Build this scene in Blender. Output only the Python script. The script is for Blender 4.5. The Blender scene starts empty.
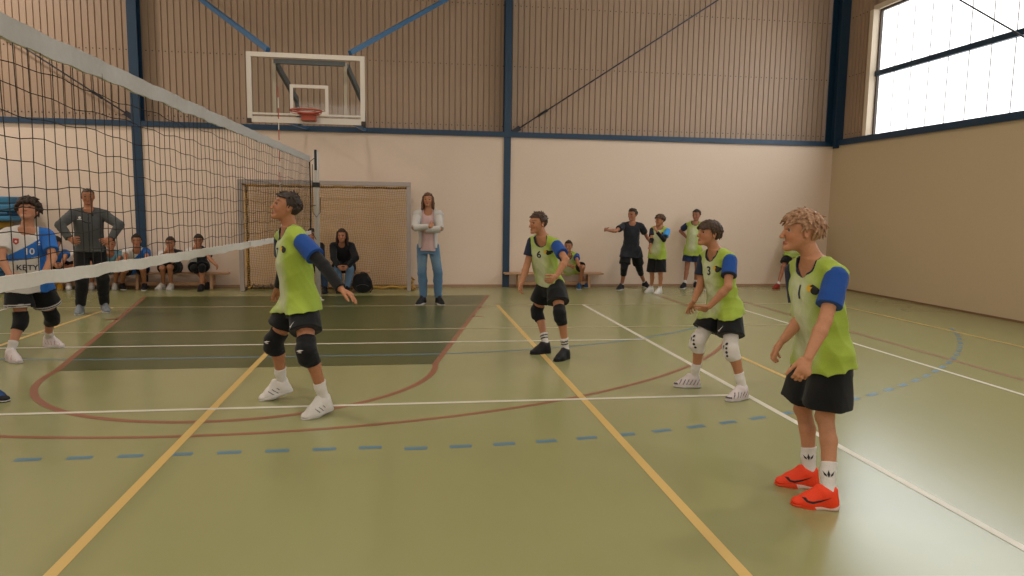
import bpy, bmesh, math, random
import numpy as np
from mathutils import Vector, Matrix
from mathutils.bvhtree import BVHTree
scene = bpy.context.scene
C = scene.collection

# ------------------------------------------------------------------ camera
FPX, PITCH, ROLL, YAW = 699.89, .1118, .0139, -.1479
CAM = np.array([1.5285, -13.617, 1.595])
_fw = np.array([-math.sin(YAW)*math.cos(PITCH), math.cos(YAW)*math.cos(PITCH), -math.sin(PITCH)])
_rt = np.array([math.cos(YAW), math.sin(YAW), 0.])
_up = np.cross(_rt, _fw)
_rt, _up = _rt*math.cos(ROLL)+_up*math.sin(ROLL), -_rt*math.sin(ROLL)+_up*math.cos(ROLL)
cd = bpy.data.cameras.new('camera'); cam = bpy.data.objects.new('camera', cd); C.objects.link(cam)
cd.sensor_width = 36; cd.lens = FPX*36/1024; cd.clip_end = 200
m = Matrix.Identity(4)
for i in range(3):
    m[i][0], m[i][1], m[i][2], m[i][3] = _rt[i], _up[i], -_fw[i], CAM[i]
cam.matrix_world = m
scene.camera = cam

# ------------------------------------------------------------------ light
scene.view_settings.view_transform = 'Standard'; scene.view_settings.look = 'None'
scene.view_settings.gamma = 1; scene.view_settings.use_curve_mapping = False
scene.view_settings.exposure = 0.0
w = bpy.data.worlds.new('sky'); scene.world = w; w.use_nodes = True
bg = w.node_tree.nodes['Background']; bg.inputs[0].default_value = (1, .985, .96, 1); bg.inputs[1].default_value = 2.6
def area(name, loc, size, power, rot, col=(1, .95, .86), spread=180):
    l = bpy.data.lights.new(name, 'AREA'); l.shape = 'RECTANGLE'; l.size, l.size_y = size
    l.energy = power; l.color = col; l.spread = math.radians(spread)
    o = bpy.data.objects.new(name, l); C.objects.link(o); o.location = loc; o.rotation_euler = rot
    return o
LAMP = 52
for lx in (-6.5, 0., 6.5):                 # the hall's own ceiling lamps
    for ly in (-3.2, -8.2, -13.2, -18.2):
        area('ceiling_lamp', (lx, ly+(1.5 if lx < -1 and ly > -4 else 0), 7.1), (.6, .3), LAMP*({-6.5: 3.0, 0.: .85, 6.5: .85}[lx] if ly > -4 else 1.), (0, 0, 0), (1, .92, .82), 180 if lx < -1 else 125)
for ly, pw in ((-3.75, 140), (-12.5, 110)):    # daylight of the right wall's high window band
    area('daylight_right', (10.5, ly, 4.45), (2.4, 6.4), pw, (0, math.radians(90), 0), (.84, .94, 1.0))
area('fill_left', (-10.5, -6.6, 4.6), (2.4, 11.4), 190, (0, math.radians(-90), 0), (1., .96, .9))  # added fill that brightens the upper left back wall, no window behind it
area('fill_rear', (3., -20.8, 4.6), (12, 2.4), 330, (math.radians(90), 0, 0), (1., .98, .95))  # added fill from behind the camera, the rear wall has no window

# ------------------------------------------------------------------ helpers
def hit(px, ax, v):
    d = _rt*(px[0]-512)/FPX - _up*(px[1]-288)/FPX + _fw
    return CAM + d*(v-CAM[ax])/d[ax]
def ray(px):
    d = _rt*(px[0]-512)/FPX - _up*(px[1]-288)/FPX + _fw
    return d/np.linalg.norm(d)
def s2l(c):
    if isinstance(c, str): c = [int(c[i:i+2], 16)/255 for i in (0, 2, 4)]
    return np.array([x/12.92 if x <= .04045 else ((x+.055)/1.055)**2.4 for x in c])
MATS = {}
def mat(name, col, rough=.6, metal=0., bump=0., scale=40., spec=.5, var=.0):
    if name in MATS: return MATS[name]
    mt = bpy.data.materials.new(name); mt.use_nodes = True; nt = mt.node_tree
    b = nt.nodes['Principled BSDF']; c = s2l(col)
    b.inputs['Base Color'].default_value = (*c, 1); b.inputs['Roughness'].default_value = rough
    b.inputs['Metallic'].default_value = metal; b.inputs['Specular IOR Level'].default_value = spec
    tc = nt.nodes.new('ShaderNodeTexCoord'); nz = nt.nodes.new('ShaderNodeTexNoise')
    nz.inputs['Scale'].default_value = scale; nz.inputs['Detail'].default_value = 4
    nt.links.new(tc.outputs['Object'], nz.inputs['Vector'])
    if var:
        mx = nt.nodes.new('ShaderNodeMix'); mx.data_type = 'RGBA'
        mx.inputs[6].default_value = (*(c*(1-var)), 1); mx.inputs[7].default_value = (*np.minimum(c*(1+var), 1), 1)
        nt.links.new(nz.outputs['Fac'], mx.inputs[0]); nt.links.new(mx.outputs[2], b.inputs['Base Color'])
    if bump:
        bp = nt.nodes.new('ShaderNodeBump'); bp.inputs['Strength'].default_value = bump; bp.inputs['Distance'].default_value = .01
        nt.links.new(nz.outputs['Fac'], bp.inputs['Height']); nt.links.new(bp.outputs[0], b.inputs['Normal'])
    MATS[name] = mt
    return mt
def cmat(name, rough=.8, bump=.15, scale=160., sheen=0., sss=0.):
    """material that reads the mesh's own colour attribute (dyed cloth, skin, hair)"""
    if name in MATS: return MATS[name]
    mt = bpy.data.materials.new(name); mt.use_nodes = True; nt = mt.node_tree
    b = nt.nodes['Principled BSDF']; at = nt.nodes.new('ShaderNodeAttribute'); at.attribute_name = 'Col'
    tc = nt.nodes.new('ShaderNodeTexCoord'); nz = nt.nodes.new('ShaderNodeTexNoise'); nz.inputs['Scale'].default_value = scale
    nt.links.new(tc.outputs['Object'], nz.inputs['Vector'])
    hs = nt.nodes.new('ShaderNodeMix'); hs.data_type = 'RGBA'; hs.blend_type = 'MULTIPLY'
    mr = nt.nodes.new('ShaderNodeMapRange'); mr.inputs[3].default_value = .86; mr.inputs[4].default_value = 1.14
    nt.links.new(nz.outputs['Fac'], mr.inputs[0]); hs.inputs[0].default_value = 1
    nt.links.new(at.outputs['Color'], hs.inputs[6]); nt.links.new(mr.outputs[0], hs.inputs[7])
    nt.links.new(hs.outputs[2], b.inputs['Base Color'])
    b.inputs['Roughness'].default_value = rough; b.inputs['Specular IOR Level'].default_value = .3
    if sheen: b.inputs['Sheen Weight'].default_value = sheen
    if bump:
        bp = nt.nodes.new('ShaderNodeBump'); bp.inputs['Strength'].default_value = bump; bp.inputs['Distance'].default_value = .004
        nt.links.new(nz.outputs['Fac'], bp.inputs['Height']); nt.links.new(bp.outputs[0], b.inputs['Normal'])
    MATS[name] = mt
    return mt
def tag(o, label=None, cat=None, group=None, kind=None):
    if label: o['label'] = label
    if cat: o['category'] = cat
    if group: o['group'] = group
    if kind: o['kind'] = kind
    return o
def empty(name, loc, label, cat, group=None):
    o = bpy.data.objects.new(name, None); C.objects.link(o); o.location = loc; o.empty_display_size = .1
    return tag(o, label, cat, group)
def link(name, me, parent=None):
    o = bpy.data.objects.new(name, me); C.objects.link(o)
    if parent is not None:
        o.parent = parent; me.transform(Matrix.Translation(-parent_loc(parent)))
    return o
def parent_loc(p):
    v = Vector((0, 0, 0))
    while p is not None:
        v += p.location; p = p.parent
    return v
class MB:
    """collects shapes in world coordinates into one mesh"""
    def __init__(s): s.v, s.f, s.m = [], [], []
    def add(s, vs, fs, mi=0):
        b = len(s.v); s.v += [tuple(map(float, v)) for v in vs]; s.f += [[b+i for i in f] for f in fs]; s.m += [mi]*len(fs)
    def box(s, lo, hi, mi=0, bev=0.):
        (a, b, c), (d, e, f) = lo, hi
        if bev:
            bm = bmesh.new(); bmesh.ops.create_cube(bm, size=1)
            for v in bm.verts: v.co = Vector(((a+d)/2+v.co.x*(d-a), (b+e)/2+v.co.y*(e-b), (c+f)/2+v.co.z*(f-c)))
            bmesh.ops.bevel(bm, geom=list(bm.edges), offset=bev, segments=2, affect='EDGES', profile=.5)
            bm.verts.index_update(); s.add([v.co for v in bm.verts], [[v.index for v in q.verts] for q in bm.faces], mi); bm.free(); return
        s.add([(a,b,c),(d,b,c),(d,e,c),(a,e,c),(a,b,f),(d,b,f),(d,e,f),(a,e,f)],
              [(0,3,2,1),(4,5,6,7),(0,1,5,4),(1,2,6,5),(2,3,7,6),(3,0,4,7)], mi)
    def bar(s, p, q, wx, wy, mi=0, up=(0, 0, 1)):
        """rectangular bar from p to q"""
        p, q = np.array(p, float), np.array(q, float); d = (q-p)/np.linalg.norm(q-p)
        a = np.cross(d, up); a = a/np.linalg.norm(a) if np.linalg.norm(a) > 1e-6 else np.array([1., 0, 0]); b = np.cross(a, d)
        vs = [e+a*i*wx/2+b*j*wy/2 for e in (p, q) for i, j in ((-1,-1),(1,-1),(1,1),(-1,1))]
        s.add(vs, [(0,1,2,3),(7,6,5,4),(0,4,5,1),(1,5,6,2),(2,6,7,3),(3,7,4,0)], mi)
    def tube(s, pts, r, n=8, mi=0, closed=False):
        pts = [np.array(p, float) for p in pts]; N = len(pts); rr = r if hasattr(r, '__len__') else [r]*N; vs = []
        for i, p in enumerate(pts):
            a, b = (pts[i-1], pts[(i+1) % N]) if closed else (pts[max(i-1, 0)], pts[min(i+1, N-1)])
            d = b-a; d /= np.linalg.norm(d)
            u = np.cross(d, (0, 0, 1) if abs(d[2]) < .9 else (1, 0, 0)); u /= np.linalg.norm(u); w_ = np.cross(d, u)
            vs += [p+rr[i]*(u*math.cos(2*math.pi*k/n)+w_*math.sin(2*math.pi*k/n)) for k in range(n)]
        fs = []
        for i in range(N if closed else N-1):
            j = (i+1) % N
            fs += [(i*n+k, i*n+(k+1) % n, j*n+(k+1) % n, j*n+k) for k in range(n)]
        if not closed: fs += [tuple(range(n))[::-1], tuple((N-1)*n+k for k in range(n))]
        s.add(vs, fs, mi)
    def lathe(s, c, prof, n=24, mi=0):
        vs = [(c[0]+r*math.cos(2*math.pi*k/n), c[1]+r*math.sin(2*math.pi*k/n), c[2]+z) for r, z in prof for k in range(n)]
        fs = [(i*n+k, i*n+(k+1) % n, (i+1)*n+(k+1) % n, (i+1)*n+k) for i in range(len(prof)-1) for k in range(n)]
        s.add(vs, fs+[tuple(range(n))[::-1], tuple((len(prof)-1)*n+k for k in range(n))], mi)
    def build(s, name, mats, parent=None, smooth=False, kind=None):
        me = bpy.data.meshes.new(name); me.from_pydata(s.v, [], s.f); me.update()
        for mt in (mats if isinstance(mats, (list, tuple)) else [mats]): me.materials.append(mt)
        me.polygons.foreach_set('material_index', s.m)
        if smooth: me.polygons.foreach_set('use_smooth', [True]*len(s.f))
        bm = bmesh.new(); bm.from_mesh(me); bmesh.ops.recalc_face_normals(bm, faces=bm.faces); bm.to_mesh(me); bm.free()
        o = link(name, me, parent)
        if kind: o['kind'] = kind
        return o

# ------------------------------------------------------------------ the hall
YW, XR, ZC = .67, 10.67, 7.5
YB = -21.
BLUE = mat('blue_steel', '12344f', .45, bump=.05)
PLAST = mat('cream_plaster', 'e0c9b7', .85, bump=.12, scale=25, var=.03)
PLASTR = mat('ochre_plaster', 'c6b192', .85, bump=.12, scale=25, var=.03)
CLAD = mat('sand_cladding', 'a58a74', .55, bump=.02, scale=10, var=.04)
DARK = mat('dark_screw', '3a2a20', .5)
def floor_mat():
    mt = bpy.data.materials.new('green_sports_floor'); mt.use_nodes = True; nt = mt.node_tree; b = nt.nodes['Principled BSDF']
    tc = nt.nodes.new('ShaderNodeTexCoord'); n1 = nt.nodes.new('ShaderNodeTexNoise'); n1.inputs['Scale'].default_value = .35; n1.inputs['Detail'].default_value = 3
    n2 = nt.nodes.new('ShaderNodeTexNoise'); n2.inputs['Scale'].default_value = 9; n2.inputs['Detail'].default_value = 6
    mp = nt.nodes.new('ShaderNodeMapping'); mp.inputs['Scale'].default_value = (1, .35, 1)
    nt.links.new(tc.outputs['Object'], mp.inputs[0]); nt.links.new(mp.outputs[0], n2.inputs['Vector']); nt.links.new(tc.outputs['Object'], n1.inputs['Vector'])
    mx = nt.nodes.new('ShaderNodeMix'); mx.data_type = 'RGBA'
    mx.inputs[6].default_value = (*s2l('8c8b5e'), 1); mx.inputs[7].default_value = (*s2l('949266'), 1)
    ad = nt.nodes.new('ShaderNodeMath'); ad.operation = 'MULTIPLY_ADD'; ad.inputs[1].default_value = .35
    nt.links.new(n2.outputs['Fac'], ad.inputs[0]); 
    sc = nt.nodes.new('ShaderNodeMath'); sc.operation = 'MULTIPLY'; sc.inputs[1].default_value = .65
    nt.links.new(n1.outputs['Fac'], sc.inputs[0]); nt.links.new(sc.outputs[0], ad.inputs[2]); nt.links.new(ad.outputs[0], mx.inputs[0])
    nt.links.new(mx.outputs[2], b.inputs['Base Color'])
    rr = nt.nodes.new('ShaderNodeMapRange'); rr.inputs[3].default_value = .19; rr.inputs[4].default_value = .29
    nt.links.new(n1.outputs['Fac'], rr.inputs[0]); nt.links.new(rr.outputs[0], b.inputs['Roughness'])
    b.inputs['Specular IOR Level'].default_value = .5
    return mt
FLOOR = floor_mat()
fl = MB()
fl.box((-11, YB-.2, -.2), (11, YW+.3, 0), 0)
M_WH, M_YE, M_RD, M_BL, M_KEY, M_CR = 1, 2, 3, 4, 5, 6
def flat(pts, z, mi):
    fl.add([(x, y, z) for x, y in pts], [tuple(range(len(pts)))], mi)
def line(p, q, wd, mi, z=.0012):
    p, q = np.array(p, float), np.array(q, float); d = q-p; d /= np.linalg.norm(d); n = np.array([-d[1], d[0]])*wd/2
    flat([p-n, q-n, q+n, p+n], z, mi)
def arc(c, r, a0, a1, wd, mi, z=.0012, n=64):
    for i in range(n):
        t0, t1 = (math.radians(a0+(a1-a0)*k/n) for k in (i, i+1))
        flat([(c[0]+(r-wd/2)*math.cos(t0), c[1]+(r-wd/2)*math.sin(t0)), (c[0]+(r+wd/2)*math.cos(t0), c[1]+(r+wd/2)*math.sin(t0)),
              (c[0]+(r+wd/2)*math.cos(t1), c[1]+(r+wd/2)*math.sin(t1)), (c[0]+(r-wd/2)*math.cos(t1), c[1]+(r-wd/2)*math.sin(t1))], z, mi)
flat([(-3, -.75), (-1.8, -6.5), (1.8, -6.5), (3, -.75)], .0006, M_KEY)
for sx in (-1, 1):                                     # key sides, three-point line
    line((sx*3, -.75), (sx*1.8, -6.5), .06, M_RD)
    for yy in (-2.4, -3.3): 
        xk = 3-1.2*(-.75-yy)/5.75
        line((sx*xk, yy), (sx*(xk+.16), yy), .08, M_RD)
    line((sx*6.25, -.75), (sx*6.25, -2.35), .05, M_RD, .0014)
    line((sx*7.5, -.75), (sx*7.5, -20), .05, M_RD, .0014)
arc((0, -6.5), 1.8, 180, 360, .06, M_RD, .0016)
arc((0, -2.35), 6.28, 180, 360, .05, M_RD, .0014, 110)
# volleyball court across the hall
line((0, -2.1), (0, -11.1), .06, M_YE, .0018)
for sx in (-1, 1):
    line((sx*3, -2.1), (sx*3, -20), .06, M_YE, .0018)
    line((sx*9, -2.1), (sx*9, -11.1), .05, M_YE, .0018)
    line((sx*4.47, -2.1), (sx*4.47, -20), .055, M_WH, .002)
    line((sx*7, -2.1), (sx*7, -20), .05, M_WH, .002)
line((-9, -2.1), (9, -2.1), .04, M_CR, .0017)
line((-9, -11.1), (9, -11.1), .05, M_YE, .0017)
line((-7, -4.36), (7, -4.36), .04, M_CR, .0017)
line((-4.47, -5.31), (4.47, -5.31), .05, M_WH, .002)
line((-4.47, -7.96), (4.47, -7.96), .05, M_WH, .002)
line((5.18, -6.3), (5.18, -7.45), .05, M_YE, .0018)
# handball lines
line((-1.5, -6), (1.5, -6), .04, M_BL, .0011)
arc((1.5, 0), 6, -90, 0, .04, M_BL, .0011); arc((-1.5, 0), 6, 180, 270, .04, M_BL, .0011)
def dashes(fn, L, on=.15, step=.3):
    s = 0
    while s < L:
        fn(s, min(s+on, L)); s += step
dashes(lambda a, b: line((-1.5+a, -9), (-1.5+b, -9), .055, M_BL, .0013), 3)
for cx, sg in ((1.5, 1), (-1.5, -1)):
    dashes(lambda a, b: arc((cx, 0), 9.05, -90+sg*math.degrees(a/9.05), -90+sg*math.degrees(b/9.05), .055, M_BL, .0013, 2), 9.05*math.radians(58))
floor = fl.build('floor', [FLOOR, mat('paint_white', 'd2ccbc', .4), mat('paint_yellow', 'cdab66', .4), mat('paint_red', '8c5a42', .4), mat('paint_blue', '56788a', .4),
                           mat('paint_dark_green', '494e28', .33), mat('paint_cream', 'b3a582', .4)], kind='structure')
# walls
b = MB(); b.box((-11, YW, 0), (11, YW+.3, 3.08)); b.build('wall_back', PLAST, kind='structure')
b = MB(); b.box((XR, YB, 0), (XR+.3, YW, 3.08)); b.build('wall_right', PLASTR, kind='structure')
b = MB(); b.box((-11.3, YB, 0), (-XR-.3, YW+.3, ZC)); b.build('wall_left', PLAST, kind='structure')
b = MB(); b.box((-11.3, YB-.3, 0), (11.3, YB, ZC)); b.build('wall_front', PLAST, kind='structure')
b = MB(); b.box((-11.3, YB-.3, ZC), (11.3, YW+.6, ZC+.2)); b.build('ceiling', mat('ceiling_panel', 'c9bfae', .8), kind='structure')
b = MB()
b.box((-11, YW-.012, 0), (11, YW, .05), 0); b.build('baseboard_back', mat('skirting', 'a58268', .7), kind='structure')
b = MB()
b.box((XR-.012, YB, 0), (XR, YW-.012, .03), 0); b.build('baseboard_right', mat('skirting_dark', '7a5a3e', .7), kind='structure')
# corrugated cladding above the plaster, one sheet per bay
def cladding(x0, x1, y, z0, z1, axis, name, screws=(3.28, 4.48, 5.67)):
    P = .116; n = int(round((x1-x0)/P)); P = (x1-x0)/n; prof = []
    for i in range(n):
        a = x0+i*P; prof += [(a, 0), (a+P*.76, 0), (a+P*.82, .02), (a+P*.94, .02)]
    prof.append((x1, 0)); mb = MB(); N = len(prof)
    pt = (lambda u, d, z: (u, y+d, z)) if axis == 0 else (lambda u, d, z: (y+d, u, z))
    mb.add([pt(u, d, z0) for u, d in prof]+[pt(u, d, z1) for u, d in prof], [(i, i+1, N+i+1, N+i) for i in range(N-1)])
    mb.add([pt(x0, .05, z0), pt(x1, .05, z0), pt(x1, .05, z1), pt(x0, .05, z1)], [(0, 1, 2, 3)])
    for z in screws:
        if not z0 < z < z1: continue
        for i in range(n):
            u = x0+(i+.33)*P
            mb.add([pt(u+.012*math.cos(k*math.pi/3), dd, z+.012*math.sin(k*math.pi/3)) for dd in (-.008, 0) for k in range(6)],
                   [(0, 1, 2, 3, 4, 5)]+[(k, (k+1) % 6, 6+(k+1) % 6, 6+k) for k in range(6)], 1)
    return mb.build(name, [CLAD, DARK], kind='structure')
YC, XC = YW+.2, XR+.2
COLX = (-10.4, -3.51, 3.52, 10.62)
for i in range(3): cladding(COLX[i], COLX[i+1], YC, 3.0, ZC, 0, 'trim_%d' % (i+1))
# steel columns (I sections) and rails
def column(x, n, w_=.16):
    mb = MB()
    mb.box((x-w_/2, YW-.03, 0), (x+w_/2, YW-.015, ZC)); mb.box((x-.006, YW-.015, 3.0), (x+.006, YC-.01, ZC)); mb.box((x-w_/2, YC-.025, 3.0), (x+w_/2, YC-.01, ZC))
    mb.box((x-w_/2, YW-.015, 0), (x+w_/2, YW+.02, 3.05))
    mb.build('trim_%d' % n, BLUE, kind='structure')
column(COLX[1], 4, .17); column(COLX[2], 5, .14)
mb = MB()
mb.box((XR-.12, YW-.22, 3.0), (XR+.13, YW-.2, ZC)); mb.box((XR-.0, YW-.2, 3.0), (XR+.02, YC-.1, ZC)); mb.box((XR-.12, YW+.1, 3.0), (XR+.13, YW+.12, ZC)); mb.build('trim_6', BLUE, kind='structure')
mb = MB()
mb.box((-10.6, YW-.045, 3.045), (XR, YW-.03, 3.15)); mb.box((-10.6, YW-.03, 3.08), (XR, YC, 3.09)); mb.build('trim_7', BLUE, kind='structure')
mb = MB()
mb.box((XR-.045, YB, 3.045), (XR-.03, YW-.045, 3.17)); mb.box((XR-.03, YB, 3.08), (XC, YW-.045, 3.09)); mb.build('trim_8', BLUE, kind='structure')
# diagonal rods of the wall bracing
def rod(p, q, n, turn=.12):
    p, q = np.array(p), np.array(q); d = (q-p)/np.linalg.norm(q-p); mb = MB()
    mb.tube([p, q], .014, 8); mb.tube([p+d*.5, p+d*.72], .026, 8)
    mb.bar(p-d*.14, p+d*.05, .02, .1); mb.build('trim_%d' % n, mat('brace_steel', '2b2a33', .45, .3), kind='structure')
A0 = hit((518, 129), 1, YW+.06); A1 = hit((718, 0), 1, YW+.06); rod(A0, A0+(A1-A0)*1.45, 9)
B0 = hit((127, 114), 1, YW+.06); B1 = hit((0, 32), 1, YW+.06); rod(B0, B0+(B1-B0)*1.6, 10)
c0, c1 = hit((1024, 37), 0, XR+.02), hit((960, 0), 0, XR+.02); rod(c0+(c0-c1)*1.2, c1+(c1-c0)*.6, 11)
# right wall: cladding piers and the window band
WY0, WY1, WZ0, WZ1 = -7.3, -.36, 3.19, 5.62
cladding(WY1+.0, YW+.1, XC-.12, 3.0, ZC, 1, 'trim_12')
mb = MB(); mb.box((XC-.1, WY0-.6, WZ1+.1), (XC-.05, WY1, ZC)); mb.build('trim_13', CLAD, kind='structure')
mb = MB(); mb.box((XC-.1, WY0-.6, 3.0), (XC-.05, WY0, WZ1+.1)); mb.box((XC-.1, YB, 3.0), (XC-.05, WY0-.6, ZC)); mb.build('trim_14', CLAD, kind='structure')
FR = mat('window_cream_frame', 'd9c9b4', .5); FRD = mat('window_dark_seal', '4a3f3c', .5)
win = MB()
win.box((XC-.24, WY1-.11, WZ0-.02), (XC-.02, WY1, WZ1)); win.box((XC-.16, WY0, WZ0-.02), (XC-.02, WY0+.11, WZ1))
win.box((XC-.16, WY0, WZ1), (XC-.02, WY1, WZ1+.1)); win.box((XC-.16, WY0, WZ0-.14), (XC-.02, WY1, WZ0-.02))
wo = win.build('window_1', FR, kind='structure')
s = MB()
s.box((XC-.1, WY1-.15, WZ0-.02), (XC-.05, WY1-.11, WZ1-.04)); s.box((XC-.1, WY0+.11, WZ1-.04), (XC-.05, WY1-.11, WZ1)); s.box((XC-.1, WY0+.11, WZ0-.02), (XC-.05, WY0+.15, WZ1-.04))
s.build('window_frame', FRD, wo)
s = MB(); s.box((XC-.13, WY0-.0, 4.33), (XC-.06, WY1+.03, 4.43)); s.build('rail', BLUE, wo)
s = MB(); n = int((WY1-WY0)/.46)
for i in range(1, n+1): s.box((XC-.07, WY1-.15-i*.46, WZ0), (XC-.06, WY1-.135-i*.46, WZ1-.04))
s.build('glazing_bars', mat('glazing_bar', 'c4c4cc', .5), wo)
gm = bpy.data.materials.new('window_glass'); gm.use_nodes = True; nt = gm.node_tree; nt.nodes.clear()
ou = nt.nodes.new('ShaderNodeOutputMaterial'); tr = nt.nodes.new('ShaderNodeBsdfTransparent'); gl = nt.nodes.new('ShaderNodeBsdfGlossy'); mx = nt.nodes.new('ShaderNodeMixShader')
gl.inputs['Roughness'].default_value = .05; mx.inputs[0].default_value = .03; tr.inputs[0].default_value = (.97, .98, .98, 1)
nt.links.new(tr.outputs[0], mx.inputs[1]); nt.links.new(gl.outputs[0], mx.inputs[2]); nt.links.new(mx.outputs[0], ou.inputs[0])
s = MB(); s.box((XC-.06, WY0+.1, WZ0-.02), (XC-.052, WY1-.1, WZ1)); s.build('pane', gm, wo)
# ------------------------------------------------------------------ equipment of the hall
WHITE = mat('white_enamel', 'd9cfc4', .4, bump=.02); RED = mat('rim_orange', 'a5442c', .4); GREY = mat('grey_steel', '55585a', .5)
PBLUE = mat('light_blue_steel', '2f608a', .45)
hoop = empty('basketball_hoop', (-.05, YW, 2.9), 'white framed see-through basketball backboard with orange rim high on the back wall', 'basketball hoop')
bx0, bx1, bz0, bz1, by = -.95, .85, 2.9, 3.97, -1.95
mb = MB()
for x0, x1, z0, z1 in ((bx0, bx1, bz1-.07, bz1), (bx0, bx1, bz0, bz0+.09), (bx0, bx0+.07, bz0+.09, bz1-.07), (bx1-.07, bx1, bz0+.09, bz1-.07), (bx0+.07, bx1-.07, bz0+.12, bz0+.15)):
    mb.box((x0, by-.02, z0), (x1, by+.03, z1))
mb.build('frame', WHITE, hoop)
mb = MB(); mb.box((bx0+.05, by+.0, bz0+.1), (bx1-.05, by+.008, bz1-.05)); am = gm.copy(); am.name = 'clear_acrylic'
for nd in am.node_tree.nodes:
    if nd.type == 'MIX_SHADER': nd.inputs[0].default_value = .01
mb.build('backboard', am, hoop)
mb = MB(); tx = -.012
for x0, x1, z0, z1 in ((tx-.295, tx+.295, 3.45, 3.50), (tx-.295, tx-.245, 3.09, 3.45), (tx+.245, tx+.295, 3.09, 3.45), (tx-.295, tx+.295, 3.05, 3.09)):
    mb.box((x0, by-.004, z0), (x1, by-.001, z1))
mb.build('target_square', WHITE, hoop)
mb = MB(); rc = (tx, by-.15-.235, 3.05)
mb.tube([(rc[0]+.232*math.cos(t), rc[1]+.232*math.sin(t), rc[2]) for t in np.linspace(0, 2*math.pi, 33)[:-1]], .013, 8, closed=True)
mb.tube([(rc[0]+.225*math.cos(t), rc[1]+.225*math.sin(t), rc[2]-.03) for t in np.linspace(0, 2*math.pi, 33)[:-1]], .006, 6, closed=True)
for a in np.linspace(math.radians(200), math.radians(340), 6): mb.tube([(rc[0]+.232*math.cos(a), rc[1]+.232*math.sin(a), rc[2]), (rc[0]+.225*math.cos(a), rc[1]+.225*math.sin(a), rc[2]-.03)], .005, 5)
rim = mb.build('rim', RED, hoop, True)
mb = MB(); mb.box((tx-.11, by-.17, 2.93), (tx+.11, by-.02, 3.03), bev=.008); mb.box((tx-.16, by-.18, 3.03), (tx+.16, by-.02, 3.055), bev=.004); mb.build('rim_bracket', RED, rim)
mb = MB(); mb.box((tx-.55, by+.1, 3.83), (tx+.55, by+.16, 3.9)); mb.build('cross_bar', GREY, hoop)
for sx in (-1, 1):
    mb = MB(); x = tx+sx*.55
    mb.bar((x, by+.13, 3.88), (x, by+.13, 2.98), .05, .03); mb.build('upright', mat('pale_steel', 'b8a894', .5), hoop)
    mb = MB(); mb.bar((x+.02, by+.2, 3.85), (x+.22, by+.9, 3.4), .05, .1); mb.bar((x+.22, by+.9, 3.42), (x+.24, by+1.1, 3.0), .05, .1); mb.build('strut', GREY, hoop)
    mb = MB(); mb.bar((x+.05, by+.1, 2.97), (x+.16, YW-.05, 3.1), .05, .05); mb.build('wall_arm', PBLUE, hoop)
    px0, px1 = ((268, 50), (202, 0)) if sx < 0 else ((350, 53), (445, 0))
    p0 = hit(px0, 1, by+.2); q0 = hit((px1[0]+(px1[0]-px0[0])*.35, px1[1]+(px1[1]-px0[1])*.35), 1, YW+.1)
    mb = MB(); mb.bar(p0, q0, .07, .07); mb.build('brace', PBLUE, hoop)
    mb = MB(); mb.box((bx0-.01 if sx < 0 else bx1-.06, by-.035, bz0-.015), (bx0+.06 if sx < 0 else bx1+.01, by+.035, bz0+.06), bev=.01); mb.build('corner_cap', DARK, hoop)

# goal
SIL = mat('goal_silver', 'a3968f', .4, .2); GNET = mat('goal_net_cord', 'c99d4c', .8)
goal = empty('handball_goal', (0, 0, 0), 'grey framed handball goal with a tan net against the back wall', 'goal')
for sx in (-1, 1):
    mb = MB(); mb.box((sx*1.54-.04, -.04, 0), (sx*1.54+.04, .04, 2.0), bev=.006); mb.build('post', SIL, goal)
    mb = MB(); mb.tube([(sx*1.54, .52, .02), (sx*1.54, .5, 1.98)], .03, 10); mb.tube([(sx*1.54, 0, 2.02), (sx*1.54, .5, 1.98)], .02, 8); mb.tube([(sx*1.54, .02, .03), (sx*1.54, .52, .03)], .028, 8)
    mb.build('rear_frame', mat('goal_rear_steel', '5e504a', .5, .2), goal, True)
mb = MB(); mb.box((-1.58, -.04, 2.0), (1.58, .04, 2.08), bev=.006); mb.build('crossbar', SIL, goal)
for yy, zz in ((.5, 1.98), (.52, .02)):
    mb = MB(); mb.tube([(-1.54, yy, zz), (1.54, yy, zz)], .02, 8); mb.build('rear_bar', mat('goal_rear_steel', '5e504a', .5, .2), goal, True)
rng = random.Random(4); mb = MB(); g = .045; nx, nz = int(3.08/g), int(2.0/g)
def gpt(i, j):
    x = -1.54+3.08*i/nx; z = 2.0*j/nz
    return (x+.012*math.sin(j*.9+i*.3), .46+.03*math.sin(i*.5)*math.sin(j*.31)-.05*math.sin(math.pi*j/nz), max(z-.03*math.sin(math.pi*i/nx)*(1-z/2)+.01*math.sin(i*.7), .01))
for i in range(nx+1): mb.tube([gpt(i, j) for j in range(nz+1)], .005, 3)
for j in range(nz+1): mb.tube([gpt(i, j) for i in range(nx+1)], .005, 3)
for sx in (-1, 1):
    for i in range(5):
        mb.tube([(sx*(1.54+.02*math.sin(j)), .04+.34*i/4, 2.0*j/14) for j in range(15)], .005, 3)
    for j in range(0, nz, 2): mb.tube([(sx*1.54, .04+.42*i/3, 2.0*j/nz) for i in range(4)], .003, 3)
for i in range(nx+1): mb.tube([(-1.54+3.08*i/nx, .02, 2.0), (-1.54+3.08*i/nx, .25, 1.97), gpt(i, nz)], .005, 3)
mb.tube([(x, .4+.04*math.sin(x*5), .03+.012*math.sin(x*17)) for x in np.linspace(-1.52, 1.52, 60)], .022, 6)
mb.build('net', GNET, goal)
mb = MB(); mb.tube([(1.6+.04*math.sin(k*1.3), .1+.03*math.cos(k*2.1), .02+.03*k) for k in range(9)], [.05-.004*k for k in range(9)], 7); mb.build('net_tail', mat('net_tail', 'b98f4a', .8), goal, True)
mb = MB(); r2 = random.Random(2)
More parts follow.
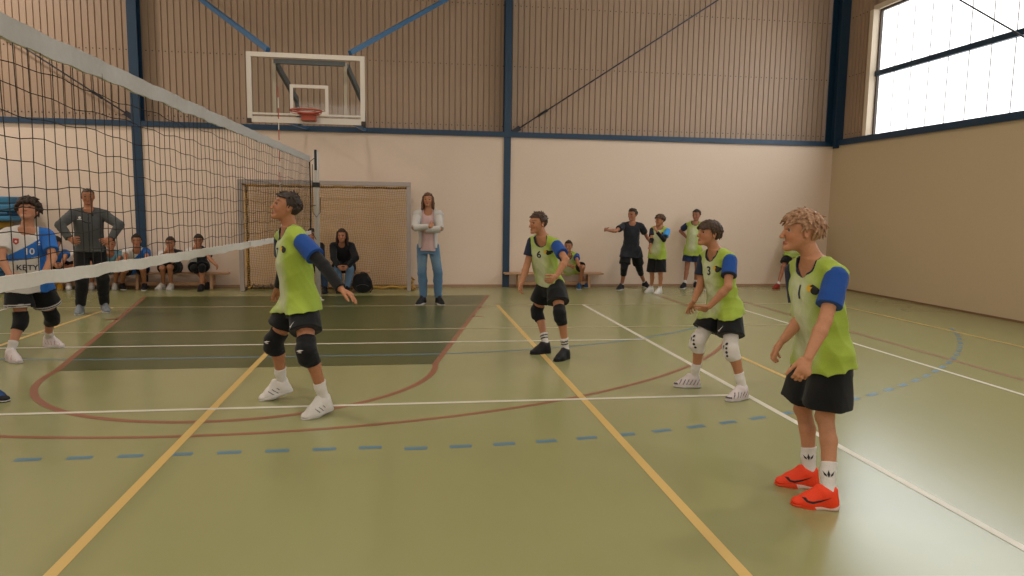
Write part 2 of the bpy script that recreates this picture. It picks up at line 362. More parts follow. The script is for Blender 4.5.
for k in range(14):
    x = -1.45+k*.045; mb.tube([(x, .3, .025), (x+.05, .24+.03*r2.random(), .05+.06*r2.random()), (x+.12, .3, .03)], .02, 6)
mb.build('bunched_net', mat('bunched_net', '75604c', .8), goal, True)

# volleyball net
TAPE = mat('net_tape', 'd6d0ca', .7, bump=.3, scale=30, var=.08); CORD = mat('net_cord', '1d1712', .8)
NY0, NY1 = -2.15, -11.95; ZT, ZB = 2.3, 1.22
net = empty('volleyball_net', (0, NY0, 0), 'black mesh volleyball net with white top and bottom tapes across the hall', 'volleyball net')
def ztop(y): return float(np.interp(-y, [2.15, 9., 10.6, 12.], [2.335, 2.27, 2.26, 2.26]))
def zbot(y): return float(np.interp(-y, [2.15, 5.2, 9.2, 10.7, 12.], [1.19, 1.205, 1.255, 1.285, 1.31]))
mb = MB(); N = 120; r3 = random.Random(7)
def tape(zf, wd, th):
    mb = MB(); vs = []
    for i in range(N+1):
        y = NY0+(NY1-NY0)*i/N; wv = .004*math.sin(i*1.7)+.003*math.sin(i*.63)
        for dx, z in ((-th, -wd/2+wv), (th, -wd/2+wv), (th, wd/2+wv*.5), (-th, wd/2+wv*.5)): vs.append((dx+.006*math.sin(i*.8+z*9), y, z+zf(y)))
    mb.add(vs, [(i*4+k, i*4+(k+1) % 4, i*4+4+(k+1) % 4, i*4+4+k) for i in range(N) for k in range(4)]+[(3, 2, 1, 0), tuple(N*4+k for k in range(4))])
    return mb
tape(ztop, .09, .009).build('top_tape', mat('net_top_tape', 'bcb8b6', .7, bump=.3, scale=30, var=.08), net); tape(zbot, .058, .008).build('bottom_tape', TAPE, net)
mb = MB(); nv = int((NY0-NY1)/.1); rows = 10
def npt(i, j):
    y = NY0+(NY1-NY0)*i/nv; z = zbot(y)+(ztop(y)-zbot(y)-.03)*j/rows
    dr = (1-abs(2*(j/rows)-1))
    return (.004*math.sin(i*.9+j*.4), y+.0015*math.sin(j*1.1+i*.7), z+.008*math.sin(i*.55+j*2.3)+.006*math.sin(i*1.57+j))
for i in range(nv+1): mb.tube([npt(i, j) for j in range(rows+1)], .0021, 4)
for j in range(1, rows): mb.tube([npt(i, j) for i in range(nv+1)], .0021, 4)
mb.build('mesh', CORD, net)
mb = MB(); mb.tube([(0, NY0+.01, 1.2), (.01, NY0+.0, 1.7), (0, NY0+.01, 2.31)], .012, 6); mb.build('side_rope', CORD, net)
for z0, z1 in ((2.29, 2.4), (1.23, 1.05), (1.6, 1.62)):
    mb = MB(); mb.tube([(0, NY0, z0), (0, -1.5, z1)], .006, 5); mb.build('tension_cord', CORD, net)
ya = -3.3
a0, a1 = hit((274, 84), 0, 0.), hit((286, 186), 0, 0.)
a0[1] = a1[1] = (a0[1]+a1[1])/2
mb = MB(); k = 14; ap, aq = np.array([-.015, a1[1]-.0, 1.25]), np.array([-.015, a0[1], 3.02])
for i in range(k): mb.tube([ap+(aq-ap)*i/k, ap+(aq-ap)*(i+1)/k], .006, 6, i % 2)
mb.build('antenna', [mat('antenna_white', 'd8d0c4', .5), mat('antenna_red', 'b04030', .5)], net)
post = empty('net_post', (0, -1.36, 0), 'white and grey volleyball net post standing in front of the goal', 'post')
ALU = mat('post_white', 'cfc8c0', .4, .1)
mb = MB(); mb.lathe((0, -1.36, 0), [(.045, 0), (.045, 1.9), (.05, 1.91), (.05, 2.5), (.04, 2.53), (.0, 2.53)], 16); mb.build('pole', ALU, post, True)
for lo_, hi_ in (((-.02, -1.43, 2.2), (.02, -1.40, 2.54)), ((-.055, -1.43, 1.92), (.055, -1.31, 2.0))):
    mb = MB(); mb.box(lo_, hi_, bev=.005); mb.build('clamp', mat('black_plastic', '1c1a1a', .5), post)
mb = MB(); mb.lathe((0, -1.36, 0), [(.1, .001), (.1, .012), (.06, .02), (.06, .05), (.047, .055)], 16); mb.build('floor_socket', ALU, post, True)
mb = MB(); mb.tube([(-.06, -1.36, 2.3), (-.065, -1.37, 1.9), (-.06, -1.38, 1.5), (.0, -1.42, 1.42), (.06, -1.38, 1.5), (.062, -1.37, 1.75)], .006, 6); mb.build('cord', CORD, post, True)

# benches
WOOD = mat('bench_wood', 'b98f6c', .5, bump=.05, scale=12, var=.12)
def bench(x0, x1, y, h, label):
    o = empty('gym_bench', ((x0+x1)/2, y, 0), label, 'bench', 'low wooden gym benches')
    mb = MB(); mb.box((x0, y-.13, h-.032), (x1, y+.13, h), bev=.01); mb.build('seat', WOOD, o)
    mb = MB(); mb.box((x0+.25, y-.025, .06), (x1-.25, y+.025, .13), bev=.006); mb.build('beam', WOOD, o)
    n = max(2, int((x1-x0)/1.6)+1)
    for i in range(n):
        x = x0+.3+(x1-x0-.6)*i/(n-1)
        mb = MB(); mb.add([(x+dx, y+dy, z) for dx in (-.025, .025) for dy, z in ((-.13, 0), (-.09, 0), (-.06, .06), (.06, .06), (.09, 0), (.13, 0), (.1, h-.04), (-.1, h-.04))],
                          [tuple(range(8)), tuple(range(15, 7, -1))]+[(k, (k+1) % 8, 8+(k+1) % 8, 8+k) for k in range(8)])
        mb.build('leg', WOOD, o)
    return o
BY = .5
lx0, lx1 = hit((42, 274), 1, BY-.14)[0], hit((227, 274), 1, BY-.14)[0]
bench(lx0, lx1, BY, .31, 'long low wooden bench under the seated players left of the goal')
rx0, rx1 = hit((505, 274), 1, BY-.14)[0], hit((604, 274), 1, BY-.14)[0]
bench(rx0, rx1, BY, .31, 'low wooden bench along the wall right of the middle column')
bench(-.35, .8, .12, .38, 'short wooden bench inside the goal under the seated spectators')

# stack of mats on a trolley, far left
MATB = [mat('mat_blue', '2d6f96', .6), mat('mat_navy', '1f4f73', .6), mat('mat_yellow', 'c79a32', .6)]
mr_ = hit((27, 205), 1, .2)[0]
tro = empty('mat_trolley', (mr_-.9, .2, 0), 'wooden trolley under the stack of blue mats at the left wall end', 'trolley')
mb = MB(); mb.box((mr_-1.9, -.3, .1), (mr_+.05, .6, .18), bev=.01); mb.build('deck', WOOD, tro)
for dx in (-1.75, -.1):
    for yy in (-.2, .5):
        mb = MB(); mb.tube([(mr_+dx, yy-.02, .05), (mr_+dx, yy+.02, .05)], .05, 14); mb.build('wheel', DARK, tro, True)
zs = [(.18, .38, 1), (.38, .56, 0), (.56, .74, 1), (.74, .9, 0), (.9, 1.12, 1), (1.12, 1.27, 2), (1.27, 1.37, 0), (1.37, 1.44, 1), (1.44, 1.57, 0), (1.57, 1.70, 0)]  # the thin navy layer near the top paints the dark gap between mats
names = ['dark blue gym mat lowest of the stack', 'blue gym mat second from the stack bottom', 'dark blue gym mat third from the stack bottom', 'blue gym mat fourth from the stack bottom', 'dark blue gym mat just under the yellow one',
         'yellow gym mat among the blue stack at the left edge', 'blue gym mat lying directly on the yellow one', 'thin navy slab painted as the shaded gap third from the stack top', 'blue gym mat second from the stack top', 'blue gym mat on top of the stack at the left wall']
for (z0, z1, mi), nm in zip(zs, names):
    dx = [-.3, -.28, -.32, -.3, -.35, -.42, -.05, -.1, .0, -.06][zs.index((z0, z1, mi))]
    mb = MB(); mb.box((mr_-1.85+dx, -.25, z0+.001), (mr_+dx, .55, z1-.004), bev=.03)
    o = mb.build('gym_mat', MATB[mi]); tag(o, nm, 'gym mat', 'mats stacked at the left wall')
# ------------------------------------------------------------------ smooth solids on a voxel grid
def nrm(v): v = np.asarray(v, float); return v/max(np.linalg.norm(v), 1e-9)
class Sdf:
    def __init__(s): s.ops = []
    def add(s, prim, k=.02): s.ops.append(('u', prim, k)); return s
    def cut(s, prim, k=.01): s.ops.append(('s', prim, k)); return s
    def mesh(s, h, disp=None):
        lo = np.min([p[1] for t, p, k in s.ops if t == 'u'], 0)-3*h-.006; hi = np.max([p[2] for t, p, k in s.ops if t == 'u'], 0)+3*h+.006
        n = np.ceil((hi-lo)/h).astype(int)+1; D = np.full(n, .5, np.float32)
        ax = [lo[i]+h*np.arange(n[i]) for i in range(3)]
        for t, (f, plo, phi), k in s.ops:
            pad = 2*k+2.5*h
            i0 = np.clip(np.floor((plo-pad-lo)/h).astype(int), 0, n); i1 = np.clip(np.ceil((phi+pad-lo)/h).astype(int)+1, 0, n)
            if (i1 <= i0).any(): continue
            sl = tuple(slice(a, b) for a, b in zip(i0, i1))
            d = f(ax[0][sl[0]][:, None, None], ax[1][sl[1]][None, :, None], ax[2][sl[2]][None, None, :]).astype(np.float32)
            o = D[sl]
            if t == 'u':
                hh = np.clip(.5+.5*(o-d)/k, 0, 1); D[sl] = o*(1-hh)+d*hh-k*hh*(1-hh)
            else:
                d = -d; hh = np.clip(.5-.5*(o-d)/k, 0, 1); D[sl] = o*(1-hh)+d*hh+k*hh*(1-hh)
        if disp is not None: D += disp(ax[0][:, None, None], ax[1][None, :, None], ax[2][None, None, :]).astype(np.float32)
        return nets(D, lo, h)
def nets(D, lo, h):
    I = D < 0; nx, ny, nz = D.shape
    def cor(A, a, b, c): return A[a:nx-1+a, b:ny-1+b, c:nz-1+c]
    an = np.zeros((nx-1, ny-1, nz-1), bool); al = np.ones_like(an)
    for a in (0, 1):
        for b in (0, 1):
            for c in (0, 1): q = cor(I, a, b, c); an |= q; al &= q
    idx = np.argwhere(an & ~al)
    vid = np.full(an.shape, -1, np.int32); vid[tuple(idx.T)] = np.arange(len(idx))
    cs = [(a, b, c) for a in (0, 1) for b in (0, 1) for c in (0, 1)]
    val = {c: D[idx[:, 0]+c[0], idx[:, 1]+c[1], idx[:, 2]+c[2]] for c in cs}
    P = np.zeros((len(idx), 3)); W = np.zeros(len(idx))
    for a in cs:
        for x in range(3):
            if a[x] == 0:
                b = list(a); b[x] = 1; b = tuple(b); va, vb = val[a], val[b]; mk = (va < 0) != (vb < 0)
                t = np.where(mk, va/np.where(mk, va-vb, 1), 0)
                pt = np.tile(np.array(a, float), (len(idx), 1)); pt[:, x] = t
                P += pt*mk[:, None]; W += mk
    V = lo+h*(idx+P/W[:, None])
    F = []
    for x in range(3):
        y, z = (x+1) % 3, (x+2) % 3
        s0 = [slice(None)]*3; s1 = [slice(None)]*3; s0[x] = slice(0, -1); s1[x] = slice(1, None)
        A, B = I[tuple(s0)], I[tuple(s1)]
        e = np.argwhere(A != B); sg = A[tuple(e.T)]
        ok = (e[:, y] > 0) & (e[:, z] > 0) & (e[:, y] < D.shape[y]-1) & (e[:, z] < D.shape[z]-1); e, sg = e[ok], sg[ok]
        def cell(dy, dz):
            q = e.copy(); q[:, y] -= dy; q[:, z] -= dz; return vid[tuple(q.T)]
        q = np.stack([cell(1, 1), cell(0, 1), cell(0, 0), cell(1, 0)], 1); q[~sg] = q[~sg][:, ::-1]; F.append(q)
    return V, np.concatenate(F)
def npmesh(name, V, F, mt, parent, col=None):
    me = bpy.data.meshes.new(name); me.vertices.add(len(V)); me.vertices.foreach_set('co', np.asarray(V, np.float32).ravel())
    me.loops.add(F.size); me.loops.foreach_set('vertex_index', F.astype(np.int32).ravel()); me.polygons.add(len(F))
    k = F.shape[1]; me.polygons.foreach_set('loop_start', np.arange(0, F.size, k, dtype=np.int32))
    me.polygons.foreach_set('use_smooth', np.ones(len(F), bool)); me.update(calc_edges=True); me.validate()
    if col is not None:
        a = me.color_attributes.new('Col', 'FLOAT_COLOR', 'POINT'); c = np.ones((len(V), 4), np.float32); c[:, :3] = col; a.data.foreach_set('color', c.ravel())
    me.materials.append(mt)
    return link(name, me, parent)
def bb(*pr):
    p = np.array([q[0] for q in pr], float); r = np.array([q[1] for q in pr], float)[:, None]
    return (p-r).min(0), (p+r).max(0)
def cone(a, b, r0, r1, flat=None, clip=None):
    """tapered capsule; flat=(axis, factor) squeezes it along an axis; clip=[(point, normal)] keeps the side against the normal"""
    a, b = np.asarray(a, float), np.asarray(b, float); ba = b-a; L2 = max(ba@ba, 1e-9)
    def f(X, Y, Z):
        x, y, z = X-a[0], Y-a[1], Z-a[2]; t = np.clip((x*ba[0]+y*ba[1]+z*ba[2])/L2, 0, 1)
        vx, vy, vz = x-t*ba[0], y-t*ba[1], z-t*ba[2]; q = vx*vx+vy*vy+vz*vz
        if flat is not None:
            u, s = flat; w_ = vx*u[0]+vy*u[1]+vz*u[2]; q = q+(s*s-1)*w_*w_
        d = np.sqrt(q)-(r0+(r1-r0)*t)
        for p, n in (clip or []): d = np.maximum(d, (X-p[0])*n[0]+(Y-p[1])*n[1]+(Z-p[2])*n[2])
        return d
    return (f,)+bb((a, r0), (b, r1))
def ball(c, r): return cone(c, np.asarray(c)+[0, 0, 1e-5], r, r)
def ell(c, axes, rad, fn=None):
    c = np.asarray(c, float); A = np.array(axes, float); rad = np.array(rad, float); R = rad.max()
    def f(X, Y, Z):
        x, y, z = X-c[0], Y-c[1], Z-c[2]
        q = [x*A[i][0]+y*A[i][1]+z*A[i][2] for i in range(3)]
        k0 = np.sqrt(sum((q[i]/rad[i])**2 for i in range(3))); k1 = np.sqrt(sum((q[i]/rad[i]**2)**2 for i in range(3)))
        d = k0*(k0-1)/np.maximum(k1, 1e-6)
        return d if fn is None else fn(d, *q)
    return (f, c-R, c+R)
def loft(o, up, lf, st, lf2=None, e=2.3, bend=None):
    """stack of rounded sections along a spine; st = rows (s, half width, half depth, shift forward); lf2 = left axis at the top"""
    o, up = np.asarray(o, float), nrm(up); st = np.array(st, float); s0, s1 = st[0, 0], st[-1, 0]
    sd = np.linspace(s0, s1, 60); 
    def sm(v):
        y = np.interp(sd, st[:, 0], v); yp = np.pad(y, 4, mode='edge'); return np.convolve(yp, np.ones(9)/9, 'valid')
    A_, B_, H_ = sm(st[:, 1]), sm(st[:, 2]), sm(st[:, 3])
    lf = nrm(lf); lf2 = lf if lf2 is None else nrm(lf2); R = max(st[:, 1].max(), st[:, 2].max()+abs(st[:, 3]).max())
    def f(X, Y, Z):
        x, y, z = X-o[0], Y-o[1], Z-o[2]; s = x*up[0]+y*up[1]+z*up[2]; sc = np.clip(s, s0, s1)
        a, b, hh = np.interp(sc, sd, A_), np.interp(sc, sd, B_), np.interp(sc, sd, H_); t = (sc-s0)/(s1-s0)
        lx, ly, lz = (lf[i]*(1-t)+lf2[i]*t for i in range(3)); n = np.sqrt(lx*lx+ly*ly+lz*lz); lx, ly, lz = lx/n, ly/n, lz/n
        u = x*lx+y*ly+z*lz; fx, fy, fz = ly*up[2]-lz*up[1], lz*up[0]-lx*up[2], lx*up[1]-ly*up[0]
        v = x*fx+y*fy+z*fz-hh
        k = (np.abs(u/a)**e+np.abs(v/b)**e)**(1/e); d = (k-1)*np.minimum(a, b)
        ex = np.maximum(s0-s, s-s1)
        return np.where(ex > 0, np.maximum(d, ex), np.maximum(d, ex))
    e0, e1 = o+up*s0, o+up*s1
    return (f,)+bb((e0, R*1.02), (e1, R*1.02))
def wrinkle(seed, amp, freq, axis=None, st=.35):
    r = np.random.RandomState(seed); K = []
    for i in range(7):
        d = r.randn(3); fm = r.uniform(.8, 3.2)
        if axis is not None: d = d-axis*(d@axis)*(1-st)
        K.append((nrm(d)*freq*fm, r.uniform(0, 6.28), r.uniform(.5, 1)/fm**.5))
    def f(X, Y, Z):
        o = 0
        for k, p, w_ in K: o = o+w_*(1-1.6*np.abs(np.sin(.5*(k[0]*X+k[1]*Y+k[2]*Z)+p+.6*np.sin(3*Z+p))))
        return -amp*o/3.
    return f
def decal(tgt, name, polys, at, nrmv, upv, mt, parent, off=.003, res=.006):
    """flat print laid on the cloth: 2-D polygons (metres, x to the viewer's right) projected along -nrmv onto mesh tgt"""
    nrmv = nrm(nrmv); rt_ = nrm(np.cross(upv, nrmv)); up_ = np.cross(nrmv, rt_)
    bm = bmesh.new(); L = Vector(parent_loc(tgt))
    for pl in polys:
        vs = [bm.verts.new((x, y, 0)) for x, y in pl]
        try: bm.faces.new(vs)
        except ValueError: pass
    bmesh.ops.triangulate(bm, faces=bm.faces[:])
    for _ in range(3):
        es = [e for e in bm.edges if e.calc_length() > res]
        if not es: break
        bmesh.ops.subdivide_edges(bm, edges=es, cuts=1); bmesh.ops.triangulate(bm, faces=[q for q in bm.faces if len(q.verts) > 3])
    me_ = tgt.data; bv = BVHTree.FromPolygons([v.co+L for v in me_.vertices], [tuple(p.vertices) for p in me_.polygons])
    dead = []; zs_ = []
    for v in bm.verts:
        p = Vector(at+rt_*v.co.x+up_*v.co.y+nrmv*.25); q = bv.ray_cast(p, Vector(-nrmv), .5)
        if q[0] is None: dead.append(v); continue
        v.co = q[0]+Vector(nrmv)*off
    bmesh.ops.delete(bm, geom=dead, context='VERTS')
    if not bm.faces: bm.free(); return None
    me = bpy.data.meshes.new(name); bmesh.ops.recalc_face_normals(bm, faces=bm.faces); bm.to_mesh(me); bm.free(); me.materials.append(mt)
    return link(name, me, parent)
def text_polys(txt, size):
    cu = bpy.data.curves.new('lettering', 'FONT'); cu.body = txt; cu.size = size; cu.align_x = 'CENTER'; cu.align_y = 'CENTER'; cu.offset = size*.018
    o = bpy.data.objects.new('lettering', cu); C.objects.link(o); dg = bpy.context.evaluated_depsgraph_get(); me = o.evaluated_get(dg).to_mesh()
    vs = [v.co.copy() for v in me.vertices]; ps = [[(vs[i].x, vs[i].y) for i in p.vertices] for p in me.polygons]
    o.to_mesh_clear(); bpy.data.objects.remove(o); bpy.data.curves.remove(cu)
    return ps

# ------------------------------------------------------------------ people
SKIN = cmat('skin', .55, .05, 90); CLOTH = cmat('jersey_cloth', .85, .25, 220, .1); HAIRM = cmat('hair', .6, .5, 120); SHOEM = cmat('shoe_material', .6, .15, 150)
EYEM = cmat('eye', .25, 0, 10)
QUAL = 1.0
def sphere_hit(px, p, L, sg):
    """point on the sight line of px at distance L from p: the near (-1) or far (+1) one; the closest point when out of reach"""
    d = ray(px); o = CAM-p; bq = d@o; cq = o@o-L*L; disc = bq*bq-cq
    if disc <= 0:
        q = CAM-d*bq; return p+nrm(q-p)*L
    return CAM+d*(-bq+sg*math.sqrt(disc))
class Fig: pass
def solve(s):
    F = Fig(); H = F.H = s['H']; F.s = s
    ya = math.radians(s['yaw']); F.fwd = np.array([math.cos(ya), math.sin(ya), 0]); F.lf = np.array([-math.sin(ya), math.cos(ya), 0])
    cy = math.radians(s.get('cyaw', s['yaw'])); F.cfwd = np.array([math.cos(cy), math.sin(cy), 0]); clf = np.array([-math.sin(cy), math.cos(cy), 0])
    Y = s['Y']; F.pel = hit(s['pel'], 1, Y); F.neck = hit(s['neck'][:2], 1, Y+s['neck'][2])
    F.up = nrm(F.neck-F.pel); F.T = np.linalg.norm(F.neck-F.pel)
    ro = math.radians(s.get('roll', 0)); clf = nrm(clf*math.cos(ro)+np.array([0, 0, 1])*math.sin(ro))
    F.clf = nrm(clf-F.up*(clf@F.up)*.7); F.cf = nrm(np.cross(F.clf, F.up))
    F.plf = F.lf; F.sw = s.get('sw', .105)*H; hw = .052*H
    sh = s.get('shrug', (0, 0)); sf = s.get('shf', (0, 0))
    F.sh = [F.neck-F.up*(.046-sh[i])*H+F.clf*sg*F.sw+F.cf*sf[i]*H for i, sg in ((0, 1), (1, -1))]   # 0 left, 1 right
    F.hip = [F.pel+F.lf*hw, F.pel-F.lf*hw]
    F.knee, F.ank, F.ff, F.ft = [None]*2, [None]*2, [None]*2, [None]*2
    T, S = .245*H, .235*H; FL = F.FL = .155*H
    for i in (0, 1):
        ft = s['feet'][i]; fy = math.radians(ft[2]); ff = np.array([math.cos(fy), math.sin(fy), 0]); lift = ft[3] if len(ft) > 3 else 0.
        c = hit(ft[:2], 2, 0) if len(ft) < 5 else hit(ft[:2], 1, ft[4]); 
        if len(ft) >= 5: c[2] = 0
        F.ff[i] = ff; pt = math.radians(lift)                       # heel lift pitches the foot about its toe
        F.ft[i] = (c, ff, pt)
        toe = c+ff*FL*.35; heelv = -ff*math.cos(pt)+np.array([0, 0, 1])*math.sin(pt); upv = ff*math.sin(pt)+np.array([0, 0, 1])*math.cos(pt)
        F.ank[i] = toe+heelv*FL*.62+upv*.058*H
        kn = s['knee'][i]; best = None
        for t in np.linspace(-.6, .6, 241):
            mid = (F.hip[i]+F.ank[i])/2; q = hit(kn[:2], 1, mid[1]+t)
            a, b = np.linalg.norm(q-F.hip[i]), np.linalg.norm(F.ank[i]-q)
            e = (a-T)**2+(b-S)**2+max(0, -((q-mid)@nrm(F.ff[i]+F.fwd)))**2*.6
            if best is None or e < best[0]: best = (e, q, a/T, b/S)
        F.knee[i] = best[1]; F.dbg = getattr(F, 'dbg', [])+[round(best[2], 2), round(best[3], 2)]
    U, A, Hd = .175*H, .145*H, .1*H
    F.el, F.wr, F.tip = [None]*2, [None]*2, [None]*2
    for i in (0, 1):
        e, w_, t = s['arm'][i]
        F.el[i] = sphere_hit(e[:2], F.sh[i], U, e[2]); F.wr[i] = sphere_hit(w_[:2], F.el[i], A, w_[2]); F.tip[i] = sphere_hit(t[:2], F.wr[i], Hd, t[2])
    hh = F.hh = s.get('hh', .15)*H
    hy, hp, hr = (math.radians(v) for v in s['face']); 
    F.hf = np.array([math.cos(hy)*math.cos(hp), math.sin(hy)*math.cos(hp), math.sin(hp)]); l = np.array([-math.sin(hy), math.cos(hy), 0]); u = np.cross(F.hf, l)
    F.hl = l*math.cos(hr)+u*math.sin(hr); F.hu = np.cross(F.hf, F.hl)
    hd = s['head']; F.hc = hit(hd[:2], 1, Y+hd[2])+F.hu*.12*hh
    return F
def HP(F, f, l, u): return F.hc+F.hh*(F.hf*f+F.hl*l+F.hu*u)
def hlocal(F, V):
    q = (V-F.hc)/F.hh; return q@F.hf, q@F.hl, q@F.hu
def hand(B, F, i, style, h):
    H = F.H; w0, tip = F.wr[i], F.tip[i]; d = nrm(tip-w0); st = F.s.get('palm', (None, None))[i]
    sidein = F.clf*(-1 if i == 0 else 1)                             # towards the body
    pn = nrm(np.array(st, float)) if st is not None else sidein
    pn = nrm(pn-d*(pn@d)); th = np.cross(pn, d)*(1 if i == 0 else -1)   # thumb side
    g = .1*H; k0 = .0035
    curl, spr = style
    pl = g*.5
    B.add(cone(w0, w0+d*pl*.75, .0155*H*.95, .021*H, (pn, 1.75)), .008)
    B.add(cone(w0+d*pl*.55+th*.010*H, w0+d*pl*.9-th*.012*H, .016*H, .015*H, (pn, 1.55)), .008)
    for j, (ln, off) in enumerate(((.82, .0165), (.92, .0055), (.86, -.0055), (.68, -.0155))):
        p = w0+d*pl*(.95 if j != 3 else .86)+th*off*H; L = g*.5*ln; a = math.radians(curl*.45+j*3); dd = nrm(d+th*spr*(1.2-j*.8)*.16)
        r = (.0058 if j != 3 else .0051)*H
        for m_, (fr, da) in enumerate(((.44, 1.), (.31, 1.15), (.25, .8))):
            v = dd*math.cos(a)+pn*math.sin(a); q = p+v*L*fr*1.05
            B.add(cone(p, q, r*(1-.07*m_), r*(.93-.07*m_)), k0); p = q; a += math.radians(curl*da)
    p = w0+d*pl*.28+th*.016*H; v = nrm(d*.85+th*.42+pn*.3) if curl < 60 else nrm(d*.45+pn*.8+th*.1)
    for m_, (L, r0, r1) in enumerate(((.3, .0095, .0068), (.2, .0066, .0058), (.16, .0058, .0048))):
        q = p+v*g*L; B.add(cone(p, q, r0*H, r1*H), .006 if m_ == 0 else k0); p = q; v = nrm(v+d*.28+pn*.12*curl/30)
def body(F, h):
    H, s = F.H, F.s; B = Sdf(); up, T = F.up, F.T; q = T/(.32*H); fat = s.get('fat', 1.)
    tors = [(-.05, .07, .055, 0), (0, .083, .062, 0), (.07, .072, .055, .004), (.15, .079, .058, .004), (.22, .088, .06, 0), (.265, .085, .052, -.004), (.3, .06, .042, -.004), (.325, .036, .034, 0)]
    B.add(loft(F.pel, up, F.plf, [(a*H*q, b_*H*fat, c*H*fat, d*H) for a, b_, c, d in tors], F.clf), .02)
    for i in (0, 1):
        B.add(cone(F.neck-up*.02*H+F.clf*(1 if i == 0 else -1)*.02*H, F.sh[i], .028*H, .026*H), .03)
        lt = s.get('limb', 1.)
        B.add(cone(F.sh[i], F.el[i], .0265*H*lt, .022*H*lt), .02)
        e, w_ = F.el[i], F.wr[i]; m_ = e+(w_-e)*.3
        B.add(cone(e, m_, .0215*H*lt, .0235*H*lt), .012); B.add(cone(m_, w_, .0235*H*lt, .0145*H), .01)
        B.add(cone(F.hip[i], F.knee[i], .05*H*lt, .031*H*lt), .03)
        k, a = F.knee[i], F.ank[i]; dn = nrm(a-k); bk = nrm(-F.ff[i]+dn*(F.ff[i]@dn)); c = k+(a-k)*.32+bk*.008*H
        B.add(cone(k, c, .029*H*lt, .0285*H*lt), .015); B.add(cone(c, a, .0285*H*lt, .0185*H), .015)
        B.add(ball(k-bk*.009*H, .025*H), .012)
        pt = F.ft[i]; B.add(cone(a, pt[0]+pt[1]*F.FL*.2+np.array([0, 0, .03*H]), .02*H, .017*H), .01)
        if s.get('hand', True): hand(B, F, i, s.get('curl', ((22, 1), (22, 1)))[i], h)
    hh = F.hh; P = lambda f, l, u: HP(F, f, l, u); ax = (F.hf, F.hl, F.hu)
    B.add(cone(F.neck-up*.015*H, P(-.08, 0, -.33), .034*H*s.get('nk', 1), .030*H*s.get('nk', 1)), .025)
    B.add(ell(P(-.03, 0, -.025), ax, np.array([.40, .315, .345])*hh), .02)
    B.add(ell(P(.09, 0, -.22), ax, np.array([.265, .25, .36])*hh), .03)
    for sg in (1, -1): 
        B.add(cone(P(.02, sg*.19, -.30), P(.24, sg*.06, -.52), .085*hh, .075*hh), .02); B.add(ball(P(.2, sg*.145, -.27), .095*hh), .02)
    B.add(ball(P(.30, 0, -.535), .075*hh), .015)
    if h < .012:
        B.add(cone(P(.325, -.12, -.045), P(.325, .12, -.045), .05*hh, .05*hh), .015)
        for sg in (1, -1): B.cut(ell(P(.385, sg*.145, -.125), ax, np.array([.12, .078, .027])*hh), .005)
        B.add(cone(P(.36, 0, -.1), P(.43, 0, -.28), .03*hh, .042*hh), .010); B.add(ball(P(.438, 0, -.29), .04*hh), .005)
        for sg in (1, -1): B.add(ball(P(.405, sg*.05, -.30), .032*hh), .004)
        for sg in (1, -1): B.add(cone(P(.352, 0, -.408), P(.325, sg*.075, -.42), .03*hh, .016*hh), .004); B.add(cone(P(.350, 0, -.447), P(.325, sg*.07, -.437), .032*hh, .016*hh), .004)
        for sg in (1, -1):
            ea = (nrm(F.hf*.9+F.hl*sg*.45), nrm(F.hl*sg*.9-F.hf*.45), F.hu); B.add(ell(P(-.04, sg*.325, -.16), ea, np.array([.085, .032, .125])*hh), .004)
            B.cut(ell(P(-.025, sg*.355, -.15), ea, np.array([.045, .02, .075])*hh), .004)
    else:
        B.add(cone(P(.37, 0, -.1), P(.44, 0, -.29), .035*hh, .05*hh), .01)
        for sg in (1, -1): B.add(ball(P(-.04, sg*.325, -.16), .08*hh), .006)
    V, Fc = B.mesh(h)
    sk = s2l(s.get('skin', 'b98468')); col = np.tile(sk, (len(V), 1)); f, l, u = hlocal(F, V)
    red = np.exp(-(((np.abs(l)-.17)/.09)**2+((u+.27)/.1)**2))*(f > .1); col = col*(1-.18*red[:, None]*np.array([0, 1, 1]))
    lip = (f > .2)*np.clip(1.6-np.sqrt((l/.085)**2+((u+.427)/.048)**2)*1.3, 0, 1); col = col*(1-lip[:, None])+s2l(s.get('lip', '9a5548'))*lip[:, None]
    mo = (f > .2)*np.clip(1.5-np.sqrt((l/.07)**2+((u+.427)/.012)**2), 0, 1)*.45; col = col*(1-mo[:, None])+s2l('4a2220')*mo[:, None]
    hc = s2l(s['hair'][1])*.8+.2*sk*.4
    bu = -.02+.02*np.sin((np.abs(l)-.06)*14); br = (f > .15)*np.clip(1.5-np.maximum(np.abs(np.abs(l)-.145)/.085, np.abs(u-bu)/.022), 0, 1)*s.get('brow', .75); col = col*(1-br[:, None])+hc*br[:, None]
    if h >= .0075:
        ey = (f > .15)*np.clip(1.6-np.sqrt(((np.abs(l)-.14)/.06)**2+((u+.125)/.032)**2)*1.1, 0, 1); col = col*(1-ey[:, None])+s2l('352822')*ey[:, None]
    for fn in s.get('paint', []): col = fn(F, V, col)
    return npmesh('body', V, Fc, SKIN, F.root, col)
